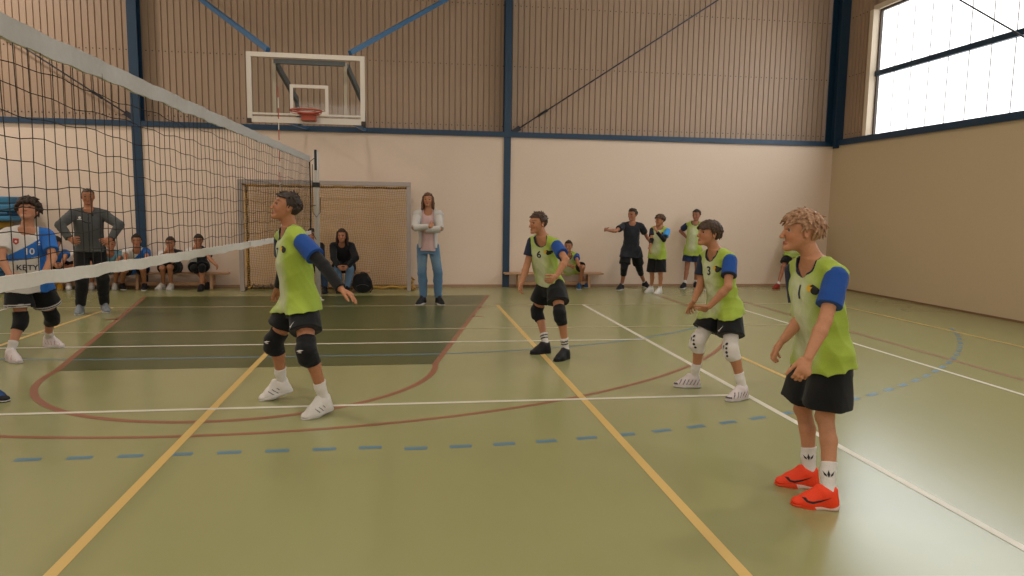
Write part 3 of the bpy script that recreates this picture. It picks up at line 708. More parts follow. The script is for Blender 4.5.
def eyes(F):
    for sg in (1, -1):
        c = HP(F, .262, sg*.14, -.125); r = .068*F.hh; g = nrm(F.hf+F.hl*sg*.02+F.hu*F.s.get('gaze', .05))
        n, m_ = 24, 18; a = nrm(np.cross(g, (0, 0, 1))); b_ = np.cross(g, a)
        V = [c+r*g]; cl = []
        for i in range(1, m_):
            t = math.pi*i/m_
            for k in range(n): V.append(c+r*(g*math.cos(t)+math.sin(t)*(a*math.cos(6.2832*k/n)+b_*math.sin(6.2832*k/n))))
        V.append(c-r*g); V = np.array(V); Fs = []
        for k in range(n): Fs.append((0, 1+k, 1+(k+1) % n, 0))
        Fq = []
        for i in range(m_-2):
            for k in range(n): Fq.append((1+i*n+k, 1+(i+1)*n+k, 1+(i+1)*n+(k+1) % n, 1+i*n+(k+1) % n))
        e = len(V)-1
        T3 = [(x[0], x[1], x[2]) for x in Fs]+[(e, 1+(m_-2)*n+(k+1) % n, 1+(m_-2)*n+k) for k in range(n)]
        for q in Fq: T3 += [(q[0], q[1], q[2]), (q[0], q[2], q[3])]
        ang = np.degrees(np.arccos(np.clip((V-c)@g/r, -1, 1))); col = np.tile(s2l('a89a8e'), (len(V), 1))
        col[ang < 46] = s2l(F.s.get('iris', '4a3626')); col[ang < 20] = s2l('0c0a09')
        npmesh('eye', V, np.array(T3), EYEM, F.root, col)
def hair(F, h):
    sty, c0 = F.s['hair'][0], F.s['hair'][1]; c1 = F.s['hair'][2] if len(F.s['hair']) > 2 else c0
    hh = F.hh; ax = (F.hf, F.hl, F.hu); B = Sdf(); r = np.random.RandomState(F.s.get('seed', 1))
    vol = {'short': .035, 'tousled': .04, 'bowl': .05, 'curly': .07, 'long': .05, 'crop': .02}[sty]
    fr = {'short': .13, 'tousled': .06, 'bowl': .03, 'curly': .0, 'long': .14, 'crop': .17}[sty]
    nape = {'short': -.30, 'tousled': -.36, 'bowl': -.30, 'curly': -.42, 'long': -.6, 'crop': -.25}[sty]
    def clip(d, f, l, u):
        f, l, u = f/hh-.03, l/hh, u/hh
        hl_ = np.where(f > .12, fr, np.where(f > -.05, fr+(-.15-fr)*np.clip((.12-f)/.1, 0, 1), np.where(f > -.16, -.06, nape)))
        return np.maximum(d, (hl_-u)*hh*.8)
    B.add(ell(HP(F, -.03, 0, -.01), ax, np.array([.405+vol, .325+vol, .355+vol])*hh, clip), .01)
    n = {'short': 60, 'tousled': 170, 'bowl': 110, 'curly': 190, 'long': 50, 'crop': 30}[sty]
    for i in range(n):
        th = r.uniform(0, 6.283); el_ = r.uniform(-.25, 1.45); f, l, u = math.cos(el_)*math.cos(th), math.cos(el_)*math.sin(th), math.sin(el_)
        p0 = np.array([-.03+f*(.405+vol*.8), l*(.325+vol*.8), .0+u*(.35+vol*.7)])
        lim = fr if p0[0] > .12 else (-.05 if p0[0] > -.12 else nape+.08)
        if p0[2] < lim: continue
        if abs(p0[1]) > .2 and -.22 < p0[0] < .14 and p0[2] < .04 and sty not in ('curly', 'long'): continue
        if sty == 'curly': fl_ = r.randn(3)*.9+np.array([0, 0, -.15]); L = r.uniform(.1, .2); w0 = r.uniform(.045, .075); p0 = p0*r.uniform(1.0, 1.2)
        elif sty == 'tousled': fl_ = np.array([f*.8+.45, l*.9, -.75])+r.randn(3)*.45; L = r.uniform(.14, .26); w0 = r.uniform(.024, .042)
        elif sty == 'bowl': fl_ = np.array([f*.7+.35, l*.7, -1.1])+r.randn(3)*.15; L = r.uniform(.15, .25); w0 = r.uniform(.03, .045)
        else: fl_ = np.array([.7*f+.5, l*.5, .2])+r.randn(3)*.35; L = r.uniform(.08, .15); w0 = r.uniform(.028, .04)
        nn = nrm(np.array([f, l, u])); fl_ = nrm(fl_-nn*(fl_@nn)*.8+nn*.08)
        p1 = p0+fl_*L
        if p1[0] > .2 and p1[2] < -.04 : p1[2] = -.04
        B.add(cone(HP(F, *p0), HP(F, *p1), w0*hh, .35*w0*hh), .006)
    if sty == 'long':
        for i in range(46):
            a = r.uniform(.55, 5.73); f, l = math.cos(a), math.sin(a)
            if f > .55: continue
            p0 = HP(F, -.03+f*.40, l*.34, .05+r.uniform(-.1, .1)); p1 = HP(F, -.05+f*.42, l*.40, -.35); ln = F.s.get('hairlen', .75)
            p2 = HP(F, -.02+f*.42+.05*(l*l), l*.42+r.uniform(-.04, .04), -.35-ln*r.uniform(.75, 1.1)*.6)
            B.add(cone(p0, p1, .06*hh, .065*hh), .01); B.add(cone(p1, p2, .065*hh, .03*hh), .01)
    V, Fc = B.mesh(h, wrinkle(5, .0025, 260))
    t = np.clip(.5+.5*np.sin(V@np.array([180., 140, 90]))*np.sin(V@np.array([-70, 160, 60])), 0, 1)[:, None]
    col = s2l(c0)*(1-t)+s2l(c1)*t
    npmesh('hair', V, Fc, HAIRM, F.root, col)
# --- clothes
def axis_dist(V, a, b):
    ba = b-a; t = np.clip((V-a)@ba/(ba@ba), 0, 1); return np.linalg.norm(V-a-t[:, None]*ba, axis=1), t
def chest_uv(F, V):
    d = V-F.neck; return d@F.clf, d@F.cf, d@F.up
def torso_cloth(F, h, mg, hem, seed, straight=True, neck=.046, cap=.035, wr=.015, capx=.82, flare=0., neckdrop=.045, legs_=True):
    H = F.H; q = F.T/(.32*H); fat = F.s.get('fat', 1.); B = Sdf(); m_ = mg
    w1 = .088 if straight else .078
    st = [(hem, .09+flare, .072+flare, 0), (0, .09+flare*.6, .07+flare*.6, 0), (.07, w1, .064, .004), (.15, .087, .066, .005), (.22, .092, .067, .0), (.265, .088, .058, -.004), (.3, .062, .046, -.004), (.322, .04, .036, 0)]
    B.add(loft(F.pel, F.up, F.plf, [(a*H*q, b_*H*fat+m_, c*H*fat+m_, d*H) for a, b_, c, d in st], F.clf, 2.5), .015)
    for i in (0, 1):
        sg = 1 if i == 0 else -1; a = F.neck-F.up*.018*H+F.clf*sg*.03*H; e = a+(F.sh[i]-a)*capx
        B.add(cone(a, e, .026*H+m_, cap*H+m_), .03)
    if hem < -.03 and legs_:
        pt_ = F.pel+F.up*hem*H*q
        for i in (0, 1): B.add(cone(F.hip[i]-F.up*.0*H, F.hip[i]+(F.knee[i]-F.hip[i])*.42, .067*H+m_*.6, .074*H+m_*.6, clip=[(pt_, -F.up)]), .03)
    if neck:
        ne = F.neck-F.up*.01*H
        c_, a_ = neck_hole(F, neckdrop); B.cut(cone(c_+a_*.2*H, c_, neck*H*1.15, neck*H), .006)
    V, Fc = B.mesh(h, wrinkle(seed, wr, 42/max(H, 1), F.up, .45))
    return V, Fc
def neck_hole(F, drop=.045):
    a = nrm(F.up+F.cf*.75); return F.neck-F.up*(.004+drop*.25)*F.H+F.cf*.022*F.H, a
def neck_ring(F, V, neck, wd, drop=.045):
    c_, a_ = neck_hole(F, drop); d1, _ = axis_dist(V, c_+a_*.2*F.H, c_)
    return d1 < neck*F.H+wd
def sleeve(F, i, name, frac0, frac1, r0, r1, col, h, mt=None, band=None, seed=3, wr=.002):
    """tube of cloth along the arm; fractions 0..1 upper arm, 1..2 forearm"""
    H = F.H; B = Sdf(); sh, el, w_ = F.sh[i], F.el[i], F.wr[i]
    def at(f): return sh+(el-sh)*f if f <= 1 else el+(w_-el)*(f-1)
    pts = [frac0]+([1.] if frac0 < 1 < frac1 else [])+[frac1]
    for a, b_ in zip(pts[:-1], pts[1:]):
        ra, rb = (r0+(r1-r0)*(x-frac0)/(frac1-frac0) for x in (a, b_)); cl = []
        if b_ == frac1: cl.append((at(b_), nrm(at(b_)-at(a))))
        if a == frac0 and frac0 > .25: cl.append((at(a), nrm(at(a)-at(b_))))
        B.add(cone(at(a), at(b_), ra*H, rb*H, clip=cl), .012)
    V, Fc = B.mesh(h, wrinkle(seed+i, wr, 70))
    c = np.tile(s2l(col), (len(V), 1))
    if band:
        d = (V-at(frac1))@nrm(at(frac1)-at(frac1-.05)); c[d > -.014] = s2l(band)
    return npmesh(name, V, Fc, mt or CLOTH, F.root, c)
def shorts(F, h, col, frac, r0=.060, r1=.075, seed=9, wr=.008, top=.05, hemband=None, name='shorts'):
    H = F.H; B = Sdf(); q = F.T/(.32*H); fat = F.s.get('fat', 1.)
    B.add(loft(F.pel, F.up, F.plf, [(-.06*H*q, .088*H*fat, .068*H*fat, 0), (0, .094*H*fat, .072*H*fat, 0), (top*H*q, .084*H*fat, .066*H*fat, 0)], F.clf, 2.4), .02)
    for i in (0, 1):
        k = F.hip[i]+(F.knee[i]-F.hip[i])*frac; d = nrm(F.knee[i]-F.hip[i]); d = nrm(d+np.array([0, 0, -.25]))
        B.add(cone(F.hip[i], k, r0*H*fat, r1*H*fat, clip=[(k, d)]), .025)
    V, Fc = B.mesh(h, wrinkle(seed, wr, 40/H, np.array([0, 0, 1.]), .4))
    c = np.tile(s2l(col), (len(V), 1))
    if hemband:
        for i in (0, 1):
            k = F.hip[i]+(F.knee[i]-F.hip[i])*frac; d = nrm(nrm(F.knee[i]-F.hip[i])+np.array([0, 0, -.25])); dd = (V-k)@d
            near = (V-F.pel)@F.lf*(1 if i == 0 else -1) > 0
            c[near & (dd > -.034) & (dd < -.022)] = s2l(hemband); c[near & (dd > -.012)] = s2l(hemband)
    return npmesh(name, V, Fc, CLOTH, F.root, c)
def leg_tube(F, i, name, f0, f1, rad, col, h, front=0., seed=2, wr=.002, mt=None, stripes=None):
    """cloth around a leg; fractions 0..1 thigh, 1..2 shank; rad = list of (fraction, radius/H)"""
    H = F.H; hp, kn, an = F.hip[i], F.knee[i], F.ank[i]; B = Sdf()
    def at(f): return hp+(kn-hp)*f if f <= 1 else kn+(an-kn)*(f-1)
    R = lambda f: np.interp(f, [x[0] for x in rad], [x[1] for x in rad])*H
    pts = sorted(set([f0, f1]+[x for x, _ in rad if f0 < x < f1]+([1.] if f0 < 1 < f1 else [])))
    dn = nrm(an-kn); bk = nrm(-F.ff[i]+dn*(F.ff[i]@dn))
    for a, b_ in zip(pts[:-1], pts[1:]):
        cl = []
        if b_ == f1: cl.append((at(b_), nrm(at(b_)-at(a))))
        if a == f0 and f0 > .02: cl.append((at(a), nrm(at(a)-at(b_))))
        off = bk*.006*H
        B.add(cone(at(a)+(off if 1.05 < a < 1.7 else 0), at(b_)+(off if 1.05 < b_ < 1.7 else 0), R(a), R(b_), clip=cl), .012)
    if f1 > 1.985: B.add(cone(an, F.ft[i][0]+F.ft[i][1]*F.FL*.12+np.array([0, 0, .03*H]), .022*H, .016*H), .02)
    if front: B.add(cone(at(.93)-bk*.016*H, at(1.12)-bk*.016*H, front*H, front*H), .015)
    V, Fc = B.mesh(h, wrinkle(seed+i, wr, 60))
    c = np.tile(s2l(col), (len(V), 1))
    for s0, s1, cc in (stripes or []):
        _, t = axis_dist(V, kn, an); c[(t > s0-1) & (t < s1-1)] = s2l(cc)
    return npmesh(name, V, Fc, mt or CLOTH, F.root, c)
def shoe(F, i, up_c, sole_c, h, accent=None, style='trainer', laces=None):
    H = F.H; c, ff, pt = F.ft[i]; L = F.FL*1.08; toe = c+ff*L*.34
    X = ff*math.cos(pt)-np.array([0, 0, 1])*math.sin(pt); Z = ff*math.sin(pt)+np.array([0, 0, 1])*math.cos(pt); S = np.cross(Z, X)   # S = left
    O = toe-X*L*.34+np.array([0, 0, .0])                              # local frame: x -.5..+.5 L
    inn = -1 if i == 0 else 1
    Q = lambda x, y, z: O+X*x*L+S*y*L+Z*z*L
    sh = 1 if style == 'trainer' else .9
    B = Sdf(); zc = .075*L
    cl = [(Q(0, 0, .06), -Z)]
    fl_ = lambda k: (Z, k)
    B.add(cone(Q(.33, .01*inn, .07), Q(.12, 0, .10), .145*L, .17*L, fl_(1.2), cl), .02)
    B.add(cone(Q(.12, 0, .1), Q(-.32, 0, .12), .16*L, .135*L, fl_(1.0), cl), .03)
    B.add(cone(Q(.14, 0, .19), Q(-.16, 0, .30), .11*L, .165*L, None, cl), .04)
    B.add(cone(Q(-.27, 0, .15), Q(-.25, 0, .34), .13*L, .145*L, None, cl), .03)
    B.add(cone(Q(.08, 0, .24), Q(-.05, 0, .42), .10*L, .085*L, None, cl), .02)
    B.add(cone(Q(-.31, 0, .22), Q(-.35, 0, .42), .085*L, .05*L, None, cl), .03)
    V, Fc = B.mesh(h)
    q = (V-O)/L; x, y, z = q@X, q@S, q@Z; col = np.tile(s2l(up_c), (len(V), 1))
    if accent:
        for test, ac in accent: mk = test(x, y*inn*-1, z); col[mk] = s2l(ac)
    so = npmesh('shoe', V, Fc, SHOEM, F.root, col)
    B = Sdf(); c2 = [(Q(0, 0, .088), nrm(Z+X*.09)), (Q(0, 0, 0), -Z)]
    B.add(cone(Q(.33, .012*inn, .04), Q(.1, 0.01*inn, .04), .155*L, .172*L, None, c2), .02); B.add(cone(Q(.1, .01*inn, .04), Q(-.33, 0, .05), .168*L, .145*L, None, c2), .03)
    V, Fc = B.mesh(h); sc_ = np.tile(s2l(sole_c[0]), (len(V), 1)); z = (V-O)@Z/L; 
    if len(sole_c) > 1: sc_[z < .03] = s2l(sole_c[1])
    if len(sole_c) > 2: sc_[(V-O)@X/L-.35*((V-O)@Z/L) > .0] = s2l(sole_c[2])
    npmesh('sole', V, Fc, SHOEM, so, sc_)
    if laces:
        mb = MB()
        for k in range(5):
            x_ = .17-.055*k; zz = .20+.042*k+.012; w_ = .075-.004*k
            mb.tube([Q(x_, -w_, zz-.028), Q(x_-.01, 0, zz+.014), Q(x_, w_, zz-.028)], .0028, 5)
        mb.build('laces', mat('lace_'+laces, laces, .8), so, True)
    return so
# ------------------------------------------------------------------ kits
LIME, PALE, TEEB, NAVY, BLK = '99ad40', 'c0c5a0', '17458f', '1a2238', '0e0e11'
LOGO_Y = mat('print_yellow', 'd9a520', .7); LOGO_K = mat('print_black', '15161c', .7); LOGO_W = mat('print_white', 'd0ccc8', .7); LOGO_R = mat('print_red', 'a8322c', .7); PRN = mat('print_navy', '1c2540', .7)
def circ(r, x=0, y=0, n=14, sx=1., sy=1.): return [(x+r*sx*math.cos(6.2832*k/n), y+r*sy*math.sin(6.2832*k/n)) for k in range(n)]
def vest(F, h, num=None, hem=-.075, mg=.012, seed=11, flare=.006, emblem=True, ltint=0.):
    H = F.H; V, Fc = torso_cloth(F, h, mg, hem, seed, flare=flare, capx=.93, cap=.0285, neck=.043)
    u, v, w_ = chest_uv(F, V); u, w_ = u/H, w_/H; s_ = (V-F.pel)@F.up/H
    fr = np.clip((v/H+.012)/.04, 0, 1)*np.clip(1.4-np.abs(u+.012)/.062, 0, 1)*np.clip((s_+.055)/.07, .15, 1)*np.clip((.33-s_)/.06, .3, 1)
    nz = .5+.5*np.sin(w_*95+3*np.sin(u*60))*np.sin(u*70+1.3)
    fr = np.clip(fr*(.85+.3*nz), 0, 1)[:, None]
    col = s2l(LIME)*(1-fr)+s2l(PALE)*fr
    col[neck_ring(F, V, .043, .013)] = s2l(NAVY)
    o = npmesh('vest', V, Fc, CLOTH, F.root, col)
    at = F.neck-F.up*.105*H; up_ = F.up
    if num: decal(o, 'number', text_polys(num, .105), at-F.clf*.0*H, F.cf, up_, PRN, o)
    if emblem:
        c = F.neck-F.up*.088*H+F.clf*.058*H
        decal(o, 'emblem', [circ(.026, -.012, .004, sy=.8)], c, F.cf, up_, LOGO_Y, o, .003); decal(o, 'emblem', [circ(.024, .012, -.008, sy=.9), [(-.02, .016), (0, .026), (.022, .012), (.0, .01)]], c, F.cf, up_, LOGO_K, o, .005)
    return o
def kit(F, h, num=None, rs=NAVY, ls=TEEB, lband=None, shf=.72, pads=None, padl=(.78, 1.28), socks='d2ccc6', sockf=.62, shoes=None, arm=None, **k):
    H = F.H
    vest(F, h, num, **{q: k[q] for q in ('hem', 'mg', 'seed', 'flare', 'emblem') if q in k})
    sleeve(F, 0, 'tee_sleeve', .06, k.get('sl', .62), .039, .0425, ls, h, band=lband); sleeve(F, 1, 'tee_sleeve', .06, k.get('sl', .62), .039, .0425, rs, h)
    if arm:
        for i in (0, 1):
            if arm[i]: sleeve(F, i, 'arm_sleeve', arm[i][0], arm[i][1], .029, .0235, BLK, h, wr=.0008)
    sh = shorts(F, h, k.get('sc', BLK), shf, r1=k.get('r1', .075))
    legs(F, h, pads, padl, socks, sockf)
    feet(F, h, shoes)
    return sh
def legs(F, h, pads, padl, socks, sockf, stripes=None):
    for i in (0, 1):
        if pads: leg_tube(F, i, 'knee_pad', padl[0], padl[1], [(padl[0], .042), (1., .041), (padl[1], .036)], pads, h, front=.036)
        if socks: leg_tube(F, i, 'sock', 1+sockf, 1.99, [(1+sockf, .0275), (1.75, .025), (1.99, .0225)], socks, h, stripes=stripes)
def feet(F, h, sh):
    return [shoe(F, i, sh['c'], sh['s'], min(h, .0065), sh.get('acc'), laces=sh.get('l')) for i in (0, 1)] if sh else []
def person(s):
    F = solve(s); h = s['h']*QUAL
    c = (F.ft[0][0]+F.ft[1][0])/2
    F.root = empty('person', (c[0], c[1], 0), s['label'], 'person', s.get('group'))
    if 'z0' in s: pass
    body(F, h); hair(F, h)
    if h < .0075: eyes(F)
    s['wear'](F, h)
    if s.get('print'): print(s['label'][:40], 'thigh/shank', F.dbg, 'torso/H', round(F.T/F.H, 3))
    return F
def stripe(a0, a1, x0, x1, z0=.12):          # slanted dark stripes on a shoe's sides
    return lambda x, y, z: (np.abs(y) > .10) & (z > z0) & (x-a0*z > x0) & (x-a0*z < x1)
WSHOE = dict(c='d3cdc8', s=('c9c4c0', 'b0aaa4'), l='c8c2bc', acc=[(lambda x, y, z: (np.abs(y) > .09) & (np.abs(np.mod(x*1.0-z*.9+.5, .13)-.06) < .014) & (z > .11) & (z < .26) & (x > -.14) & (x < .16), '26262e')])
ASICS = dict(c='cbbfc0', s=('c9c4c0', '8f8a88'), l='bdb6b4', acc=[(lambda x, y, z: (np.abs(y) > .07) & (np.abs(np.sin(x*26+z*14)) < .33) & (z > .12) & (z < .3), '2a2730'), (lambda x, y, z: (x > .34) & (z > .11) & (z < .16), '3a3338')])
BSHOE = dict(c='17161a', s=('131216',), l='26252a')
def wear1(F, h):
    sh = kit(F, h, '1', shf=.80, r1=.085, hem=-.035, flare=.012, socks='d0cbc6', sockf=.60, seed=21, sl=.68,
        shoes=dict(c='e8401c', s=('d2b9ae', 'c9a294', 'd9421e'), l='e04a22'))
    F.socks = [o for o in F.root.children if o.name.startswith('sock')]
    for i, o in enumerate(F.socks):
        p = F.knee[i]+(F.ank[i]-F.knee[i])*.74; nr = nrm(np.array([-.45, -.9, 0])); u = nrm(F.knee[i]-F.ank[i])
        W = [[(-.03, .018), (-.012, .004), (-.008, -.008), (-.022, -.002)], [(.03, .018), (.012, .004), (.008, -.008), (.022, -.002)], [(-.008, .004), (0, .026), (.008, .004), (0, -.012)]]
        decal(o, 'sock_mark', W, p, nr, u, LOGO_K, o, .002, .004)
    for i, o in enumerate([o for o in F.root.children if o.name.startswith('shoe')]):
        c, ff, pt = F.ft[i]; out = np.cross((0, 0, 1), ff); out = out if out[1] < 0 else -out
        sw = [(-.075, .004), (-.05, -.014), (-.02, -.018), (.02, -.006), (.075, .026), (.02, .004), (-.02, -.006), (-.045, -.004), (-.055, .008)]
        sg = 1 if np.cross((0, 0, 1), out)@ff < 0 else -1
        decal(o, 'shoe_mark', [[(x*sg, y) for x, y in sw]], c+np.array([0, 0, .055]), out, (0, 0, 1), LOGO_K, o, .003, .006)
def tick(F, sh, i, fr, mt, name, s_=1., side=.8):
    p = F.hip[i]+(F.knee[i]-F.hip[i])*fr; nr = nrm(F.fwd+F.lf*(side if i == 0 else -side)); u = nrm(F.hip[i]-F.knee[i])
    decal(sh, name, [[(-.026*s_, .002), (-.008*s_, -.016*s_), (.03*s_, .018*s_), (-.006*s_, -.002)]], p, nr, u, mt, sh, .004)
def wear_net(F, h):
    sh = kit(F, h, '7', shf=.60, r1=.072, hem=-.036, pads=BLK, padl=(.74, 1.27), sockf=.64, seed=31, shoes=WSHOE, arm=((.3, 1.97), (.3, 1.97)))
    tick(F, sh, 0, .42, LOGO_W, 'shorts_mark', 1, .5); B = [o for o in F.root.children if o.name.startswith('knee_pad')]
    for i, o in enumerate(B): decal(o, 'pad_mark', [[(-.03, .0), (.0, .012), (.03, .01), (.0, -.004)], [(-.02, -.012), (.01, -.004), (.02, -.01)]], F.knee[i]+np.array([0, 0, .01]), nrm(F.fwd+np.array([.2, -.6, 0])), (0, 0, 1), LOGO_W, o, .004)
def wear6(F, h):
    sh = kit(F, h, '6', shf=.62, r1=.076, hem=.018, flare=.012, pads=BLK, padl=(.78, 1.3), sockf=.66, seed=41, shoes=BSHOE, socks=None)
    legs(F, h, None, None, 'd0cac4', .66, [(1.72, 1.755, BLK), (1.79, 1.825, BLK)])
def wear3(F, h):
    sh = kit(F, h, '3', shf=.68, r1=.076, hem=-.032, lband=NAVY, flare=.012, pads='cfc8c2', padl=(.62, 1.28), sockf=.60, seed=51, shoes=ASICS)
    tick(F, sh, 0, .5, LOGO_W, 'shorts_mark', 1.2, .2)
    for i, o in enumerate([o for o in F.root.children if o.name.startswith('knee_pad')]):
        u = nrm(F.hip[i]-F.knee[i])
        decal(o, 'pad_mark', [circ(.012, .0, .07), circ(.01, .008, .035), circ(.012, .012, .0), circ(.01, .02, -.03), [(-.03, .05), (-.015, .06), (-.018, .02)]], F.knee[i]-np.array([0, 0, .02]), nrm(F.fwd+np.array([.1, -.3, 0])), (0, 0, 1), LOGO_K, o, .004)
def jersey(F, h, cols, hem=-.075, seed=61, sl=.62, split=None, name='jersey', mg=.012, neck=.042, sleeves=None, capx=.9):
    V, Fc = torso_cloth(F, h, mg, hem, seed, neck=neck, capx=capx, cap=.036)
    col = np.tile(s2l(cols[0]), (len(V), 1))
    if split is not None:
        u, v, w_ = chest_uv(F, V); mk = split(u/F.H, v/F.H, w_/F.H); col[mk] = s2l(cols[1])
    o = npmesh(name, V, Fc, CLOTH, F.root, col)
    sl_c = sleeves or (cols[-1], cols[0])
    if sl: sleeve(F, 0, 'sleeve', 0, sl, .041, .042, sl_c[0], h); sleeve(F, 1, 'sleeve', 0, sl, .041, .042, sl_c[1], h)
    return o
BLUEJ = '2867b8'; WHT = 'cdc6c0'
DIAG = lambda u, v, w_: (w_ < -.10+u*1.15) & (w_ > -.21-abs(u)*0.0)
def wear10(F, h):
    H = F.H
    o = jersey(F, h, (WHT, BLUEJ), -.055, 61, .66, split=lambda u, v, w_: ((w_ < -.10+u*.65) & (w_ > -.178+.25*u)) | (u > .06), sleeves=(BLUEJ, WHT))
    at = F.neck-F.up*.135*H
    decal(o, 'number', text_polys('10', .09), at+F.clf*.012*H, F.cf, F.up, LOGO_W, o)
    decal(o, 'crest', [[(-.025, .03), (.025, .03), (.025, -.012), (0, -.032), (-.025, -.012)]], F.neck-F.up*.075*H-F.clf*.055*H, F.cf, F.up, LOGO_R, o)
    decal(o, 'crest', [circ(.011)], F.neck-F.up*.075*H-F.clf*.055*H, F.cf, F.up, LOGO_W, o, .005)
    decal(o, 'club_mark', [[(-.012, -.02), (.012, -.016), (.004, 0)], [(-.008, .004), (.014, .006), (.004, .022)]], F.neck-F.up*.085*H+F.clf*.06*H, F.cf, F.up, LOGO_W, o)
    decal(o, 'lettering', text_polys('KĘTY', .075), F.neck-F.up*.235*H, F.cf, F.up, PRN, o)
    shorts(F, h, BLK, .66, r1=.082, hemband='b9b2ac', seed=5)
    legs(F, h, BLK, (.76, 1.3), 'cdc6c0', .66)
    feet(F, h, dict(c='cfc4c4', s=('c9c2be', 'a3a09c'), l='c9b8b8', acc=[(lambda x, y, z: (np.abs(y) > .08) & (np.abs(np.sin(x*22+z*10)) < .25) & (z > .13) & (z < .28), 'a8625f')]))
def pants(F, h, col, rad, name, f1=1.97, mat_=None, seed=4, shade=None):
    H = F.H; B = Sdf(); q = F.T/(.32*H); fat = F.s.get('fat', 1.)
    B.add(loft(F.pel, F.up, F.plf, [(-.06*H*q, .09*H*fat, .068*H*fat, 0), (0, .095*H*fat, .072*H*fat, 0), (.06*H*q, .084*H*fat, .066*H*fat, 0)], F.clf, 2.4), .02)
    for i in (0, 1):
        hp, kn, an = F.hip[i], F.knee[i], F.ank[i]; e = kn+(an-kn)*(f1-1); bk = nrm(-F.ff[i])
        B.add(cone(hp, kn, rad[0]*H, rad[1]*H), .025); m_ = kn+(an-kn)*.3+bk*.006*H
        B.add(cone(kn, m_, rad[1]*H, rad[1]*H*1.0), .015); B.add(cone(m_, e, rad[1]*H*1.0, rad[2]*H, clip=[(e, nrm(an-kn))]), .015)
    V, Fc = B.mesh(h, wrinkle(seed, .006, 45/H*1.2, np.array([1., 0, 0]), .5))
    c = np.tile(s2l(col), (len(V), 1))
    if shade: c = shade(F, V, c)
    return npmesh(name, V, Fc, mat_ or CLOTH, F.root, c)
def jacket(F, h, col, name='jacket', hem=-.02, mg=.02, seed=71, r=(.042, .036, .028), capx=.95, neck=.038, front=None, sl1=1.93, flare=.004):
    V, Fc = torso_cloth(F, h, mg, hem, seed, straight=True, neck=neck, capx=capx, cap=.036, neckdrop=.03, wr=.008, flare=flare)
    c = np.tile(s2l(col), (len(V), 1))
    if front: 
        u, v, w_ = chest_uv(F, V); mk, cc = front(u/F.H, v/F.H, w_/F.H); c[mk] = s2l(cc)
    o = npmesh(name, V, Fc, CLOTH, F.root, c)
    for i in (0, 1):
        H = F.H; B = Sdf(); w_ = F.el[i]+(F.wr[i]-F.el[i])*(sl1-1)
        B.add(cone(F.sh[i], F.el[i], r[0]*H, r[1]*H), .02); B.add(cone(F.el[i], w_, r[1]*H, r[2]*H, clip=[(w_, nrm(F.wr[i]-F.el[i]))]), .012)
        V, Fc = B.mesh(h, wrinkle(seed+i, .005, 60)); npmesh('sleeve', V, Fc, CLOTH, F.root, np.tile(s2l(col), (len(V), 1)))
    return o
def wear_coach(F, h):
    o = jacket(F, h, '4b4c4c', front=lambda u, v, w_: ((np.abs(u) < .0035) & (v > 0), '232426'))
    H = F.H; decal(o, 'chest_logo', [circ(.018, 0, .01), [(-.03, -.012), (.03, -.012), (.03, -.02), (-.03, -.02)]], F.neck-F.up*.07*H-F.clf*.06*H, F.cf, F.up, LOGO_W, o)
    V, Fc = torso_cloth(F, h, .013, .2, 5, neck=.036, capx=.3, cap=.02); npmesh('undershirt', V, Fc, CLOTH, F.root, np.tile(s2l('1b1b1d'), (len(V), 1)))
    pants(F, h, '121214', (.062, .046, .036), 'trousers', 1.96); feet(F, h, dict(c='7d8288', s=('b8b6b2',), l='9a9c9f'))
def jeanshade(F, V, c):
    for i in (0, 1):
        d, t = axis_dist(V, F.hip[i], F.knee[i]); w_ = np.exp(-((t-.55)/.3)**2)*((V-(F.hip[i]+F.knee[i])/2)@F.fwd > 0)*.35
        c = c*(1-w_[:, None])+s2l('7f97a8')*w_[:, None]
    return c
def wear_woman(F, h):
    V, Fc = torso_cloth(F, h, .010, -.03, 15, straight=False, neck=.038, capx=.6, neckdrop=.05); npmesh('blouse', V, Fc, CLOTH, F.root, np.tile(s2l('c3a3a0'), (len(V), 1)))
    V, Fc = torso_cloth(F, h, .027, -.005, 16, straight=False, neck=.05, capx=.95, cap=.036, wr=.007)
    u, v, w_ = chest_uv(F, V); F_ = None
    keep = ~((np.abs(u/F.H) < .052+.03*np.clip(-w_/F.H-.1, 0, .2)) & (v > 0)); kf = keep[Fc].all(1); Fk = Fc[kf]; us = np.unique(Fk); mp = np.full(len(V), -1); mp[us] = np.arange(len(us))
    npmesh('cardigan', V[us], mp[Fk], CLOTH, F.root, np.tile(s2l('b9b3ae'), (len(us), 1)))
    for i in (0, 1): sleeve(F, i, 'sleeve', 0, 1.0, .042, .034, 'b9b3ae', h, wr=.004); sleeve(F, i, 'sleeve_cuff', 1.0, 1.92, .034, .026, 'b9b3ae', h, wr=.003)
    pants(F, h, '4f6f8d', (.052, .042, .034), 'jeans', 1.97, shade=jeanshade); feet(F, h, dict(c='141417', s=('b5b0ab',)))
def wear_seat(cols, split=None, sc=BLK, shoes=None, pads=None, sl=.62, sleeves=None, vestc=None, socks=None):
    def f(F, h):
        if vestc: vest(F, h, None, emblem=False); sleeve(F, 0, 'tee_sleeve', .06, .6, .039, .042, vestc[0], h); sleeve(F, 1, 'tee_sleeve', .06, .6, .039, .042, vestc[1], h)
        else: jersey(F, h, cols, -.06, 7, sl, split, sleeves=sleeves)
        shorts(F, h, sc, .8, r1=.07); legs(F, h, pads, (.75, 1.25), socks, .8); feet(F, h, shoes)
    return f
WS = dict(c='d0cac4', s=('cbc5bf',)); KW = dict(c='17171b', s=('c9c4bf',)); YS = dict(c='c8952a', s=('c9b8a0',)); BS = dict(c='1f4a72', s=('c0bab4',)); KS = dict(c='17171b', s=('1a1a1d',))

